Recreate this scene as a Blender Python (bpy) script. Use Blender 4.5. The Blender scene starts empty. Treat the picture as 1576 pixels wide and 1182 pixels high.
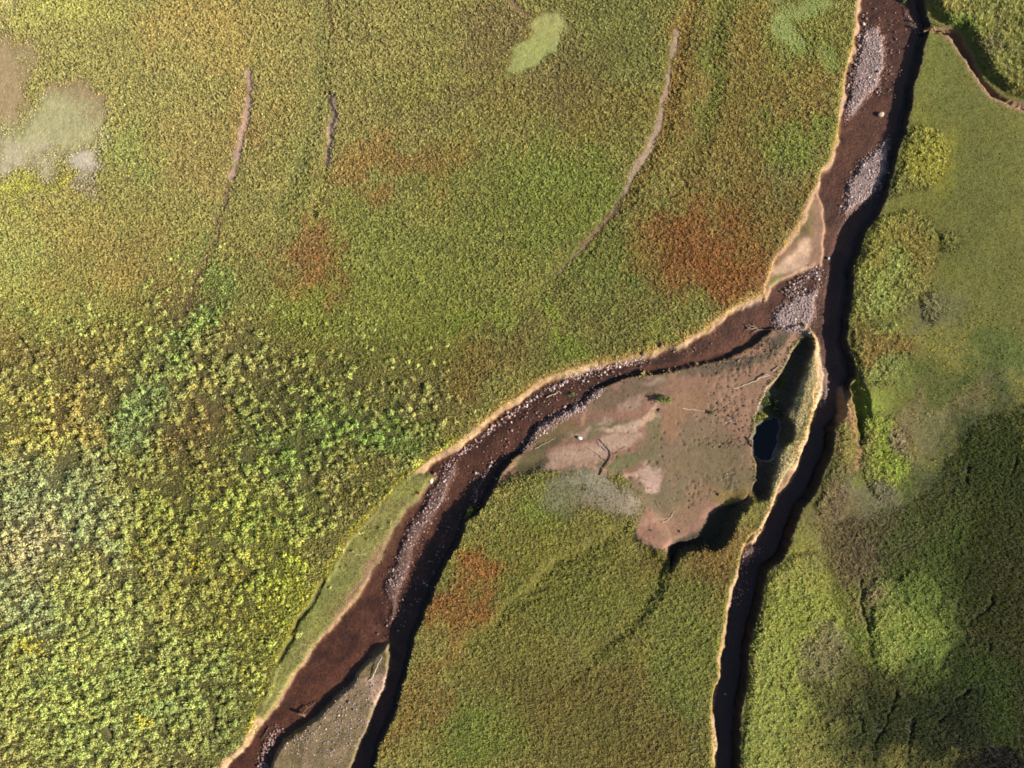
import bpy, math
import numpy as np
R = np.random.default_rng(7)
SC = bpy.context.scene
COL = SC.collection

# ------------------------------------------------------------------ camera, sky, sun, exposure
H = 106.5            # height of the drone above the meadow, metres
PX = 0.1             # metres per photograph pixel on the meadow
cam_d = bpy.data.cameras.new("camera"); cam = bpy.data.objects.new("camera", cam_d); COL.objects.link(cam)
cam.location = (0, 0, H); cam.rotation_euler = (0, 0, 0)
cam_d.sensor_width = 36; cam_d.lens = 36 * H / 157.6; cam_d.clip_start = 1; cam_d.clip_end = 6000
SC.camera = cam
SUN_EL, SUN_AZ = math.radians(23), math.radians(-15)      # azimuth from +x, counter-clockwise
W = bpy.data.worlds.new("World"); SC.world = W; W.use_nodes = True
nt = W.node_tree; nt.nodes.clear()
sky = nt.nodes.new("ShaderNodeTexSky"); sky.sky_type = 'NISHITA'; sky.sun_disc = False
sky.sun_elevation = SUN_EL; sky.sun_rotation = math.pi / 2 - SUN_AZ
bg = nt.nodes.new("ShaderNodeBackground"); bg.inputs[1].default_value = 0.05
wo = nt.nodes.new("ShaderNodeOutputWorld")
nt.links.new(sky.outputs[0], bg.inputs[0]); nt.links.new(bg.outputs[0], wo.inputs[0])
sd_ = bpy.data.lights.new("sun", 'SUN'); sd_.energy = 5.0; sd_.angle = math.radians(0.5); sd_.color = (1, 0.93, 0.82)
sun = bpy.data.objects.new("sun", sd_); COL.objects.link(sun)
sun.rotation_euler = (math.pi / 2 - SUN_EL, 0, SUN_AZ + math.pi / 2)
sun.location = (200, -50, 120)
SC.view_settings.view_transform = 'Standard'; SC.view_settings.look = 'None'
SC.view_settings.exposure = 1.83; SC.view_settings.gamma = 1
SC.cycles.filter_width = 1.8; SC.cycles.max_bounces = 5; SC.cycles.transparent_max_bounces = 6

# ------------------------------------------------------------------ helpers
def P(pts, z=0.0):
    """points read off the photograph, put on the level z"""
    a = np.array(pts, float); k = PX * (1 - z / H)
    return np.stack([(a[:, 0] - 788) * k, (591 - a[:, 1]) * k], 1)
def pt(u, v, z=0.0):
    return P([(u, v)], z)[0]
def lin(c):
    c = np.asarray(c, float) / 255
    return np.where(c <= 0.04045, c / 12.92, ((c + 0.055) / 1.055) ** 2.4)
KALB = 2.1
def alb(c): return np.clip(lin(c) / KALB, 0.004, 0.8)
TAB = R.random((8, 256, 256)).astype(np.float32)
def vn(x, y, s, seed=0):
    """smooth value noise 0..1, feature size s"""
    t = TAB[seed % 8]; x = x / s + seed * 17.3; y = y / s + seed * 9.1
    xi = np.floor(x).astype(np.int64); yi = np.floor(y).astype(np.int64)
    fx = (x - xi).astype(np.float32); fy = (y - yi).astype(np.float32)
    fx = fx * fx * (3 - 2 * fx); fy = fy * fy * (3 - 2 * fy)
    x0 = xi & 255; x1 = (xi + 1) & 255; y0 = yi & 255; y1 = (yi + 1) & 255
    return (t[y0, x0] * (1 - fx) + t[y0, x1] * fx) * (1 - fy) + (t[y1, x0] * (1 - fx) + t[y1, x1] * fx) * fy
def fbm(x, y, s, seed=0, o=4, g=0.5):
    r = 0; a = 1; n = 0
    for i in range(o):
        r = r + a * vn(x, y, s / 2 ** i, seed + i); n += a; a *= g
    return r / n
def sm(t):
    t = np.clip(t, 0, 1); return t * t * (3 - 2 * t)

RS = 0.2
RX = np.arange(-96, 96 + RS / 2, RS); RY = np.arange(-74, 74 + RS / 2, RS)
GX, GY = np.meshgrid(RX, RY)
def sample(F, x, y):
    fx = np.clip((x - RX[0]) / RS, 0, len(RX) - 1.001); fy = np.clip((y - RY[0]) / RS, 0, len(RY) - 1.001)
    i = fx.astype(np.int64); j = fy.astype(np.int64); a = (fx - i); b = (fy - j)
    if F.ndim == 3: a = a[..., None]; b = b[..., None]
    return (F[j, i] * (1 - a) + F[j, i + 1] * a) * (1 - b) + (F[j + 1, i] * (1 - a) + F[j + 1, i + 1] * a) * b
# jagged, natural outlines: the same wobble for every outline
WX = (fbm(GX, GY, 3.0, 1, 5, 0.68) - 0.5) * 1.25; WY = (fbm(GX, GY, 3.0, 5, 5, 0.68) - 0.5) * 1.25
def _win(p, m):
    x0, y0 = p.min(0) - m; x1, y1 = p.max(0) + m
    i0, i1 = np.searchsorted(RX, [x0, x1]); j0, j1 = np.searchsorted(RY, [y0, y1])
    return slice(max(j0, 0), max(j1, 1)), slice(max(i0, 0), max(i1, 1))
def _segdist(X, Y, a, b):
    dx, dy = b - a; l2 = dx * dx + dy * dy + 1e-9
    t = np.clip(((X - a[0]) * dx + (Y - a[1]) * dy) / l2, 0, 1)
    return (X - a[0] - t * dx) ** 2 + (Y - a[1] - t * dy) ** 2
def sdf(p, m=4.0, wob=1.0):
    """signed distance, positive inside"""
    out = np.full(GX.shape, -m, np.float32); w = _win(p, m)
    X = (GX[w] + wob * WX[w]).astype(np.float32); Y = (GY[w] + wob * WY[w]).astype(np.float32)
    d = np.full(X.shape, 1e9, np.float32); ins = np.zeros(X.shape, bool); q = np.roll(p, -1, 0)
    for a, b in zip(p, q):
        np.minimum(d, _segdist(X, Y, a, b), out=d)
        c = (a[1] > Y) != (b[1] > Y)
        if abs(b[1] - a[1]) > 1e-9:
            ins ^= c & (X < (b[0] - a[0]) * (Y - a[1]) / (b[1] - a[1]) + a[0])
    d = np.sqrt(d); out[w] = np.where(ins, d, -np.minimum(d, m)); return out
def ldist(p, m=4.0, wob=0.7):
    out = np.full(GX.shape, m, np.float32); w = _win(p, m)
    X = (GX[w] + wob * WX[w]); Y = (GY[w] + wob * WY[w]); d = np.full(X.shape, 1e9)
    for a, b in zip(p[:-1], p[1:]): d = np.minimum(d, _segdist(X, Y, a, b))
    out[w] = np.minimum(np.sqrt(d), m); return out
def blur(F, rad):
    k = int(rad / RS)
    for ax_ in (0, 1):
        for _ in range(2):
            c = np.cumsum(np.pad(F, [(k + 1, k) if a == ax_ else (0, 0) for a in (0, 1)], mode='edge'), ax_)
            F = (np.take(c, np.arange(2 * k + 1, c.shape[ax_]), ax_) - np.take(c, np.arange(0, c.shape[ax_] - 2 * k - 1), ax_)) / (2 * k + 1)
    return F
def facing(F):
    """1 where F falls away towards the right (its right-hand edge)"""
    gy, gx = np.gradient(F, RS); n = np.hypot(gx, gy) + 1e-6
    return sm(0.5 - 1.2 * (gx * math.cos(SUN_AZ) + gy * math.sin(SUN_AZ)) / n)

# ------------------------------------------------------------------ outlines read off the photograph
RIV1_LEFT = [(1322,-60),(1319,0),(1314,51),(1303,96),(1295,142),(1289,188),(1288,203),(1280,236),(1262,266),(1250,298),(1227,343),(1204,379),(1186,407),(1180,427)]
RIV2_LEFT = [(1176,450),(1165,455),(1150,461),(1137,467),(1117,478),(1110,486),(1087,500),(1061,518),(1039,536),(1016,532),(1004,540),(988,545),(952,552),(907,558),(876,568),(851,577),(820,594),(800,608),(763,633),(730,661),(699,684),(666,704),(641,724),(618,742),(598,764),(573,792),(547,820),(524,853),(508,884),(492,912),(470,940),(456,972),(440,1000),(425,1026),(412,1062),(402,1094),(388,1122),(368,1150),(340,1172),(300,1250)]
ISLAND_W = [(560,1260),(578,1182),(583,1154),(595,1126),(611,1095),(616,1070),(628,1034),(633,1009),(641,978),(651,948),(666,915),(684,882),(694,861),(710,833),(719,806),(738,786),(756,763),(766,742),(776,724),(791,708),(803,700),(818,681),(830,665),(851,650),(876,635),(901,620),(924,602),(940,593),(962,586),(990,580),(1016,579),(1046,570),(1085,562),(1125,552),(1160,535),(1190,512),(1225,505),(1240,500)]
RIGHT_CREST = [(1430,-60),(1426,0),(1427,23),(1433,38),(1430,51),(1422,79),(1415,107),(1408,137),(1406,165),(1399,190),(1389,221),(1384,246),(1376,269),(1366,300),(1354,330),(1333,361),(1326,389),(1316,417),(1313,452),(1308,493),(1304,521),(1311,544),(1318,577),(1310,592),(1308,620),(1300,640),(1283,662),(1280,701),(1272,719),(1255,752),(1234,783),(1222,816),(1211,849),(1200,868),(1185,878),(1178,895),(1171,925),(1163,958),(1155,996),(1153,1034),(1143,1085),(1140,1131),(1139,1182),(1132,1260)]
BOT_LEFT = [(1090,1260),(1096,1182),(1095,1110),(1097,1075),(1104,1032),(1109,984),(1116,940),(1124,905),(1131,880),(1138,860),(1146,838),(1156,823),(1172,808),(1182,790),(1192,764),(1205,735),(1225,700),(1240,670),(1248,640),(1254,600),(1258,560),(1252,525),(1240,505)]
A = RIV1_LEFT + [(1175,450),(1190,500),(1240,505)] + BOT_LEFT[::-1][1:] + RIGHT_CREST[::-1]
B = [(1300,415),(1268,409),(1255,409),(1227,419),(1209,429),(1191,441),(1180,452)] + RIV2_LEFT + ISLAND_W + [(1262,500),(1280,470)]
RIDGE = [(1247,512),(1258,520),(1263,540),(1270,555),(1278,572),(1275,600),(1262,632),(1252,655),(1241,690),(1235,714),(1222,745),(1212,755),(1198,768),(1186,800),(1178,818),(1168,838),(1150,838),(1168,805),(1178,783),(1186,764),(1190,740),(1196,714),(1203,694),(1221,680),(1223,660),(1214,638),(1227,605),(1241,570),(1250,545),(1252,526)]
SPIT = [(1294,594),(1302,594),(1311,620),(1318,645),(1321,680),(1325,720),(1300,735),(1283,700),(1285,660),(1293,635)]
SPITGULLY = [(1306,592),(1318,585),(1330,610),(1332,640),(1330,676),(1322,678),(1318,650),(1311,620)]
BENCH = [(1262,266),(1258,290),(1262,300),(1270,322),(1271,351),(1270,395),(1267,411),(1255,410),(1227,420),(1209,430),(1191,443),(1187,457),(1172,464),(1150,440),(1175,400),(1200,360),(1230,320),(1250,285)]
TROUGH = [(1246,514),(1232,524),(1219,541),(1204,567),(1181,594),(1168,620),(1158,643),(1161,661),(1156,676),(1158,699),(1163,722),(1162,742),(1156,757),(1163,770),(1176,772),(1184,764),(1190,740),(1195,714),(1204,691),(1221,676),(1223,656),(1214,635),(1227,605),(1240,570),(1249,545),(1252,524)]
POND = [(1160,655),(1175,645),(1200,640),(1202,660),(1198,690),(1190,710),(1170,712),(1160,700),(1158,675)]
OXBOW = [(1156,757),(1144,766),(1112,768),(1085,782),(1070,800),(1066,815),(1045,822),(1015,838),(1018,856),(1026,885),(1035,880),(1044,862),(1058,849),(1072,846),(1090,848),(1106,841),(1122,826),(1128,804),(1133,790),(1143,780),(1156,774)]
MUD = [(1247,512),(1240,500),(1200,498),(1165,530),(1120,553),(1060,566),(1016,577),(962,584),(932,596),(901,616),(876,631),(851,646),(830,661),(815,680),(795,703),(772,726),(762,745),(756,760),(785,738),(815,729),(850,727),(900,728),(950,736),(985,758),(990,785),(975,806),(970,830),(1000,845),(1020,852),(1030,880),(1050,850),(1075,846),(1105,842),(1125,824),(1130,800),(1156,772),(1164,745),(1160,700),(1158,645),(1182,594),(1220,541)]
TERR = [(632,722),(650,728),(668,735),(654,753),(640,772),(625,785),(612,805),(598,824),(590,850),(578,870),(565,892),(552,918),(526,950),(498,980),(472,1012),(452,1038),(438,1062),(423,1088),(405,1112),(396,1090),(406,1062),(420,1024),(436,998),(452,968),(470,936),(488,910),(500,890),(512,866),(536,836),(560,806),(590,768),(612,744)]
ISLET = [(598,992),(604,1009),(600,1040),(595,1060),(580,1090),(564,1128),(552,1156),(538,1190),(520,1260),(396,1260),(415,1185),(420,1156),(433,1140),(458,1120),(484,1102),(509,1080),(540,1050),(547,1034),(562,1016),(580,1002)]
GULLY = [(1452,42),(1475,44),(1489,68),(1502,94),(1512,120),(1540,145),(1578,160),(1640,174),(1640,186),(1574,169),(1552,159),(1524,149),(1505,124),(1490,98),(1469,70),(1456,54),(1436,50),(1430,40)]
UPR = [(1440,-60),(1434,0),(1440,30),(1462,42),(1478,44),(1490,66),(1504,92),(1518,116),(1546,140),(1580,153),(1680,175),(1680,-60)]
GRAVEL = {  # name -> outline, label
 'g1': [(1324,50),(1338,42),(1350,44),(1361,58),(1364,80),(1362,104),(1352,120),(1352,135),(1338,146),(1328,160),(1316,174),(1302,186),(1301,164),(1310,138),(1314,102),(1320,75)],
 'g2': [(1386,0),(1393,18),(1402,32),(1414,44),(1408,54),(1398,50),(1390,36),(1384,18)],
 'g3': [(1320,252),(1336,240),(1350,232),(1358,214),(1366,216),(1366,240),(1362,268),(1340,300),(1318,318),(1300,334),(1296,326),(1299,300),(1304,280)],
 'g4': [(1222,456),(1250,447),(1264,428),(1262,440),(1252,470),(1250,492),(1244,510),(1226,512),(1190,505),(1188,488),(1204,470)],
 'g5': [(1262,540),(1270,555),(1278,572),(1277,596),(1272,622),(1264,630),(1258,626),(1262,600),(1262,570)],
 'g7': [(684,718),(706,712),(700,734),(686,762),(668,790),(650,818),(636,848),(624,892),(618,906),(604,902),(600,880),(612,850),(624,818),(640,796),(652,772),(668,742)],
 'g8': [(748,712),(757,708),(754,722),(744,744),(736,770),(728,784),(724,770),(734,744)],
 'g9': [(596,886),(622,882),(616,905),(608,935),(600,965),(592,962),(596,935),(588,905)],
 'g6': [(926,598),(905,606),(880,622),(852,640),(830,656),(812,676),(800,690),(812,692),(830,672),(850,655),(876,638),(902,622),(924,606)],
 'g10': [(1144,842),(1158,838),(1172,846),(1166,862),(1150,866),(1140,872),(1136,866)],
}
W_A = sdf(P(A), 5); W_B = sdf(P(B), 5)
d_ridge = sdf(P(RIDGE, -.4)); d_spit = sdf(P(SPIT, -.3)); d_spg = sdf(P(SPITGULLY, -.3)); d_bench = sdf(P(BENCH, -1))
d_tr = sdf(P(TROUGH, -.8)); d_pond = sdf(P(POND, -1.8)); d_ox = sdf(P(OXBOW, -.5)); d_mud = sdf(P(MUD, -.8), 12)
d_terr = sdf(P(TERR, -.5)); d_isl = sdf(P(ISLET, -1.2)); d_gul = sdf(P(GULLY)); d_upr = sdf(P(UPR), 4)
dg = {k: sdf(P(v, -1.4), 3, 1.5) for k, v in GRAVEL.items()}

def zw(y): return -1.36 + .0068 * y          # the water falls gently down the picture
# ------------------------------------------------------------------ relief
h = (fbm(GX, GY, 14, 3, 3) - 0.5) * 0.5
RIGHT = sdf(P(RIGHT_CREST + [(1800,1260),(1800,-60)]), 4)
h = np.where(RIGHT > 0, h - 0.10, h)
h = h + 0.8 * sm(d_upr / 1.2)
h = h * (1 - 0.0) + 0
def carve(h, d, z, wr, wl):
    """to level z inside d; wr = bank width of its right-hand side, wl = of its left-hand side"""
    f = facing(-d); w = wl * f + wr * (1 - f)
    return h + (z - h) * sm(d / w)
sw = (GX + GY) # soft slope on the south-west of the mud
zm = -0.95 + (fbm(GX, GY, 9, 2, 3) - .5) * 0.5
gy_, gx_ = np.gradient(d_mud, RS); n_ = np.hypot(gx_, gy_) + 1e-6
soft = sm(0.5 + 1.3 * (gx_ * 0.5 + gy_ * 0.85) / n_)
MUDH = [(1250,505),(1200,470),(1120,520),(1040,552),(960,566),(890,590),(830,630),(780,680),(752,725),(735,770),(790,748),(840,745),(900,755),(950,785),(965,805),(975,830),(1000,845),(1020,852),(1030,880),(1050,850),(1075,846),(1105,842),(1125,824),(1130,800),(1158,776),(1185,760),(1205,700),(1222,640),(1245,560)]
d_mudh = sdf(P(MUDH, -.5), 12, .6)
gy_, gx_ = np.gradient(d_mudh, RS); n_ = np.hypot(gx_, gy_) + 1e-6
softh = blur(sm(1.4 * (gx_ * 0.9 + gy_ * 0.5) / n_ - .1), 2.0)
h = h + (zm - h) * sm((d_mudh + 0.3) / (0.9 + 6.0 * softh))
h = h + .45 * sm((2.6 - ldist(P([(1150,778),(1136,790),(1131,806),(1124,828),(1104,845),(1085,851),(1060,853),(1048,866)]), 4)) / 2.2)
h = carve(h, d_ox, -1.6, .8, 3.0)
SWL = [(1034,868),(1030,890),(1024,912),(1014,932),(985,968),(948,996),(912,1036),(880,1064),(845,1085),(800,1100)]
s_sw = sdf(P(SWL + [(700,1000),(850,860),(960,800)]), 12, 1.8)
along_ = sm((GY + 52) / 26)                       # dies out down the picture
h = h - (.35 + .75 * along_ ** 2) * sm((s_sw + .3) / 2.0) * np.exp(-np.clip(s_sw, 0, 12) / (2.2 + 1.5 * (1 - along_))) * sm((GY + 52) / 8) * (s_sw > -1)
for pts_, dp_, w_ in (([(430,335),(445,300),(466,250),(484,200),(492,140),(496,60),(500,0)], .24, 2.6), ([(380,110),(378,190),(356,275),(335,345),(312,410),(285,480)], .16, 2.0),
                      ([(1070,-10),(1052,40),(1042,110),(1026,190),(996,250),(955,315),(905,378),(860,425),(830,455)], .26, 2.4), ([(1110,-10),(1104,60),(1098,130),(1085,200),(1062,250),(1020,300)], .2, 2.4), ([(505,140),(512,200),(500,270),(480,330)], .22, 1.2)):
    h = h - dp_ * sm((w_ - ldist(P(pts_), 4, 1.5)) / w_)
h = carve(h, d_tr, -1.92 + .16 * fbm(GX, GY, 2, 2, 3), 1.0, 0.6)
h = carve(h, d_pond, -2.5, 1.2, 1.0)
bedz = zw(GY) - .17 + (fbm(GX, GY, 2.2, 4, 4) - .5) * 0.22
bedz = bedz - 0.35 * sm((1.8 - ldist(P([(1325,320),(1300,365),(1290,400),(1285,440),(1280,500),(1285,560)], -1.5))) / 1.8)
isl_z = h.copy()
wlb = .55 + 1.3 * sm(fbm(GX, GY, 4.5, 2, 4, .65) * 2.2 - .6)
h = h + .55 * sm(RIGHT / 1.2) * sm((4.5 - RIGHT) / 4 + .0) * sm((-GY - 1) / 6) * (RIGHT < 3.99) if False else h
rc_ = ldist(P(RIGHT_CREST[16:]), 7, 1.0); h = h + (.25 + .3 * sm((GY + 30) / 8)) * sm((7 - rc_) / 6) * sm((5 - GY) / 5) * (RIGHT > -.5) * (d_spg < -.6)
h = carve(h, W_A, bedz, .6, wlb)
# the mud flat meets the western stream in a low step
h = carve(h, W_B, bedz, 0.75, wlb)
h = h + (np.maximum(h, -.12 - 1.15 * np.clip(W_B / 4.6, 0, 1) + 0.18 * vn(GX, GY, 2, 3)) - h) * sm((d_terr + .5) / 1.3)
h = h + (np.maximum(h, -.95 + 0.2 * vn(GX, GY, 2, 3)) - h) * sm((d_bench + .1) / 0.7)
rz = -0.35 + 0.25 * vn(GX, GY, 3, 2)
fr = facing(d_ridge)
h = h + (np.maximum(h, rz) - h) * sm((d_ridge + .25 * (1 - fr)) / (0.35 + 0.95 * fr))
h = h + (np.maximum(h, -0.35) - h) * sm(d_spit / 0.7)
h = carve(h, d_spg, -0.95, .5, .5)
h = h + (np.maximum(h, -1.12 + .25 * vn(GX, GY, 3, 1)) - h) * sm((d_isl + .1) / 0.8)
for k, d in dg.items():
    h = h + (np.maximum(h, zw(GY) + (.10 if k not in ('g6', 'g5') else .22)) - h) * sm((d + .2) / 1.0)
h = carve(h, d_gul, -1.0, 0.5, 0.7)
def groove(pts, dep, w, z=0.0):
    global h
    d = ldist(P(pts, z), 2); h = h - dep * sm((w - d) / w); return d
CR = [
 [(0,476),(22,508),(44,536),(60,562)],
 [(1500,880),(1485,905),(1478,930)],[(1530,900),(1528,930),(1508,950),(1490,975),(1478,990)],
 [(1525,985),(1517,1020),(1519,1035),(1500,1052),(1485,1066),(1462,1078),(1450,1088),(1440,1100)],
 [(1462,1095),(1450,1110),(1440,1115),(1420,1100)],[(1420,1060),(1424,1085),(1408,1110),(1402,1140),(1395,1182)],
 [(1380,1060),(1372,1090),(1362,1120),(1350,1150),(1346,1182)],[(1402,1115),(1380,1122),(1362,1128)],
 [(1440,1110),(1452,1140),(1455,1182)],[(1320,1100),(1335,1140),(1345,1170)],
 [(1330,890),(1326,930),(1334,965),(1338,995)],[(1560,640),(1530,668),(1500,700),(1490,740)],
 [(1576,670),(1545,690),(1520,705)],[(1560,845),(1530,858),(1510,870),(1500,860)],[(1570,700),(1550,750),(1555,790)],
 [(165,980),(160,925),(168,960),(172,1010),(170,1090),(168,1112),(174,1150)],[(205,905),(208,945)],[(335,1000),(338,1060),(333,1130),(345,1170)],
 [(255,1110),(262,1150),(266,1182)],[(60,925),(48,940),(16,960)],[(55,890),(62,915)],
]
crd = np.full(GX.shape, 2.0)
CM = sm(fbm(GX, GY, 2.5, 4, 3) * 3 - 1.0)
for c in CR:
    d = ldist(P(c), 2, 1.6); h = h - .2 * CM * sm((.42 - d) / .42); crd = np.minimum(crd, d + .45 * (1 - CM))
crd2 = groove([(500,892),(484,925),(460,955),(448,985),(430,1015)], 0.35, 0.6, -.6)
# small steps along the north-west foot of the mud flat
for l_, dz in (([(1046,569),(1016,579),(962,584),(932,594),(901,618),(876,633),(851,648),(830,663),(806,690)], .3),
               ([(872,612+40),(905,655),(940,650),(960,640)], .05)):
    pass
LAKE = [(-60,1110),(0,1112),(6,1125),(4,1150),(0,1182),(-60,1182)]
d_lake = sdf(P(LAKE, -1)); h = carve(h, d_lake, -1.7, .8, .8)
# hoof prints and clods on the mud
mudm = sm((d_mud - 0.3) / 1.0) * (1 - sm((W_B + .2) / .5)) * (1 - sm(d_tr / .4))
fine = (fbm(GX, GY, 0.9, 6, 3) - .5)
h = h + fine * (0.06 - 0.03 * mudm)
TRK = [[(1017,627+30),(1014,678),(1011,700),(1009,725)],[(1042,655),(1050,675),(1060,690),(1085,676),(1110,680),(1135,685),(1152,682)],
       [(1066,740),(1072,760),(1078,778)],[(1110,725),(1112,742),(1128,756),(1136,752)],[(1048,772),(1060,778),(1075,774)],[(990,770),(1000,790)]]
prints = []
for t in TRK:
    q = P(t, -.9)
    for a, b in zip(q[:-1], q[1:]):
        n = int(np.hypot(*(b - a)) / 0.8) + 1
        for i in range(n): prints.append(a + (b - a) * i / n + R.normal(0, .3, 2))
for (u, v, r, n) in ((1125,630,42,70),(1110,580,30,40),(1125,740,16,26),(1075,755,25,22),(1180,540,12,30),(1150,560,20,40),(960,720,60,20)):
    for i in range(n):
        a = R.normal(0, .5, 2) * r; prints.append(pt(u + a[0], v + a[1], -.9))
PR = np.zeros(GX.shape)
for p in prints:
    j = int((p[1] - RY[0]) / RS); i = int((p[0] - RX[0]) / RS)
    if 2 < j < GX.shape[0] - 3 and 2 < i < GX.shape[1] - 3:
        r = R.uniform(.12, .2); s = np.s_[j - 2:j + 3, i - 2:i + 3]
        g = np.exp(-(((GX[s] - p[0]) ** 2 + (GY[s] - p[1]) ** 2) / r ** 2)); PR[s] = np.maximum(PR[s], g)
h = h - 0.13 * PR * mudm

# ------------------------------------------------------------------ colours of the plants and soils
def field(base): return np.ones(GX.shape + (3,)) * lin(base)
wx2 = (fbm(GX, GY, 5, 0, 4, .6) - .5) * 11; wy2 = (fbm(GX, GY, 5, 4, 4, .6) - .5) * 11
BN = (fbm(GX, GY, 1.5, 5, 4, .8) - .5) * 1.3
def blob(F, u, v, ru, rv, ang, c, s=1.0, soft=0.55, wob=1.0):
    x, y = pt(u, v); X = GX + wx2 * wob - x; Y = GY + wy2 * wob - y; a = math.radians(ang)
    r = np.hypot((X * math.cos(a) + Y * math.sin(a)) / (ru * PX), (-X * math.sin(a) + Y * math.cos(a)) / (rv * PX))
    r = r + BN * (.35 + .65 * soft)
    t = (sm((1 + soft - r) / (2 * soft)) * s)[..., None]
    return F + (lin(c) - F) * t
def strip(F, pts, w, c, s=1.0, z=0.0):
    d = ldist(P(pts, z), w * 1.2 + 1); t = (sm((w - d + (fbm(GX, GY, 1, 2, 3) - .5) * w) / w) * s)[..., None]
    return F + (lin(c) - F) * t
M = field((134,126,68))
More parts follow.
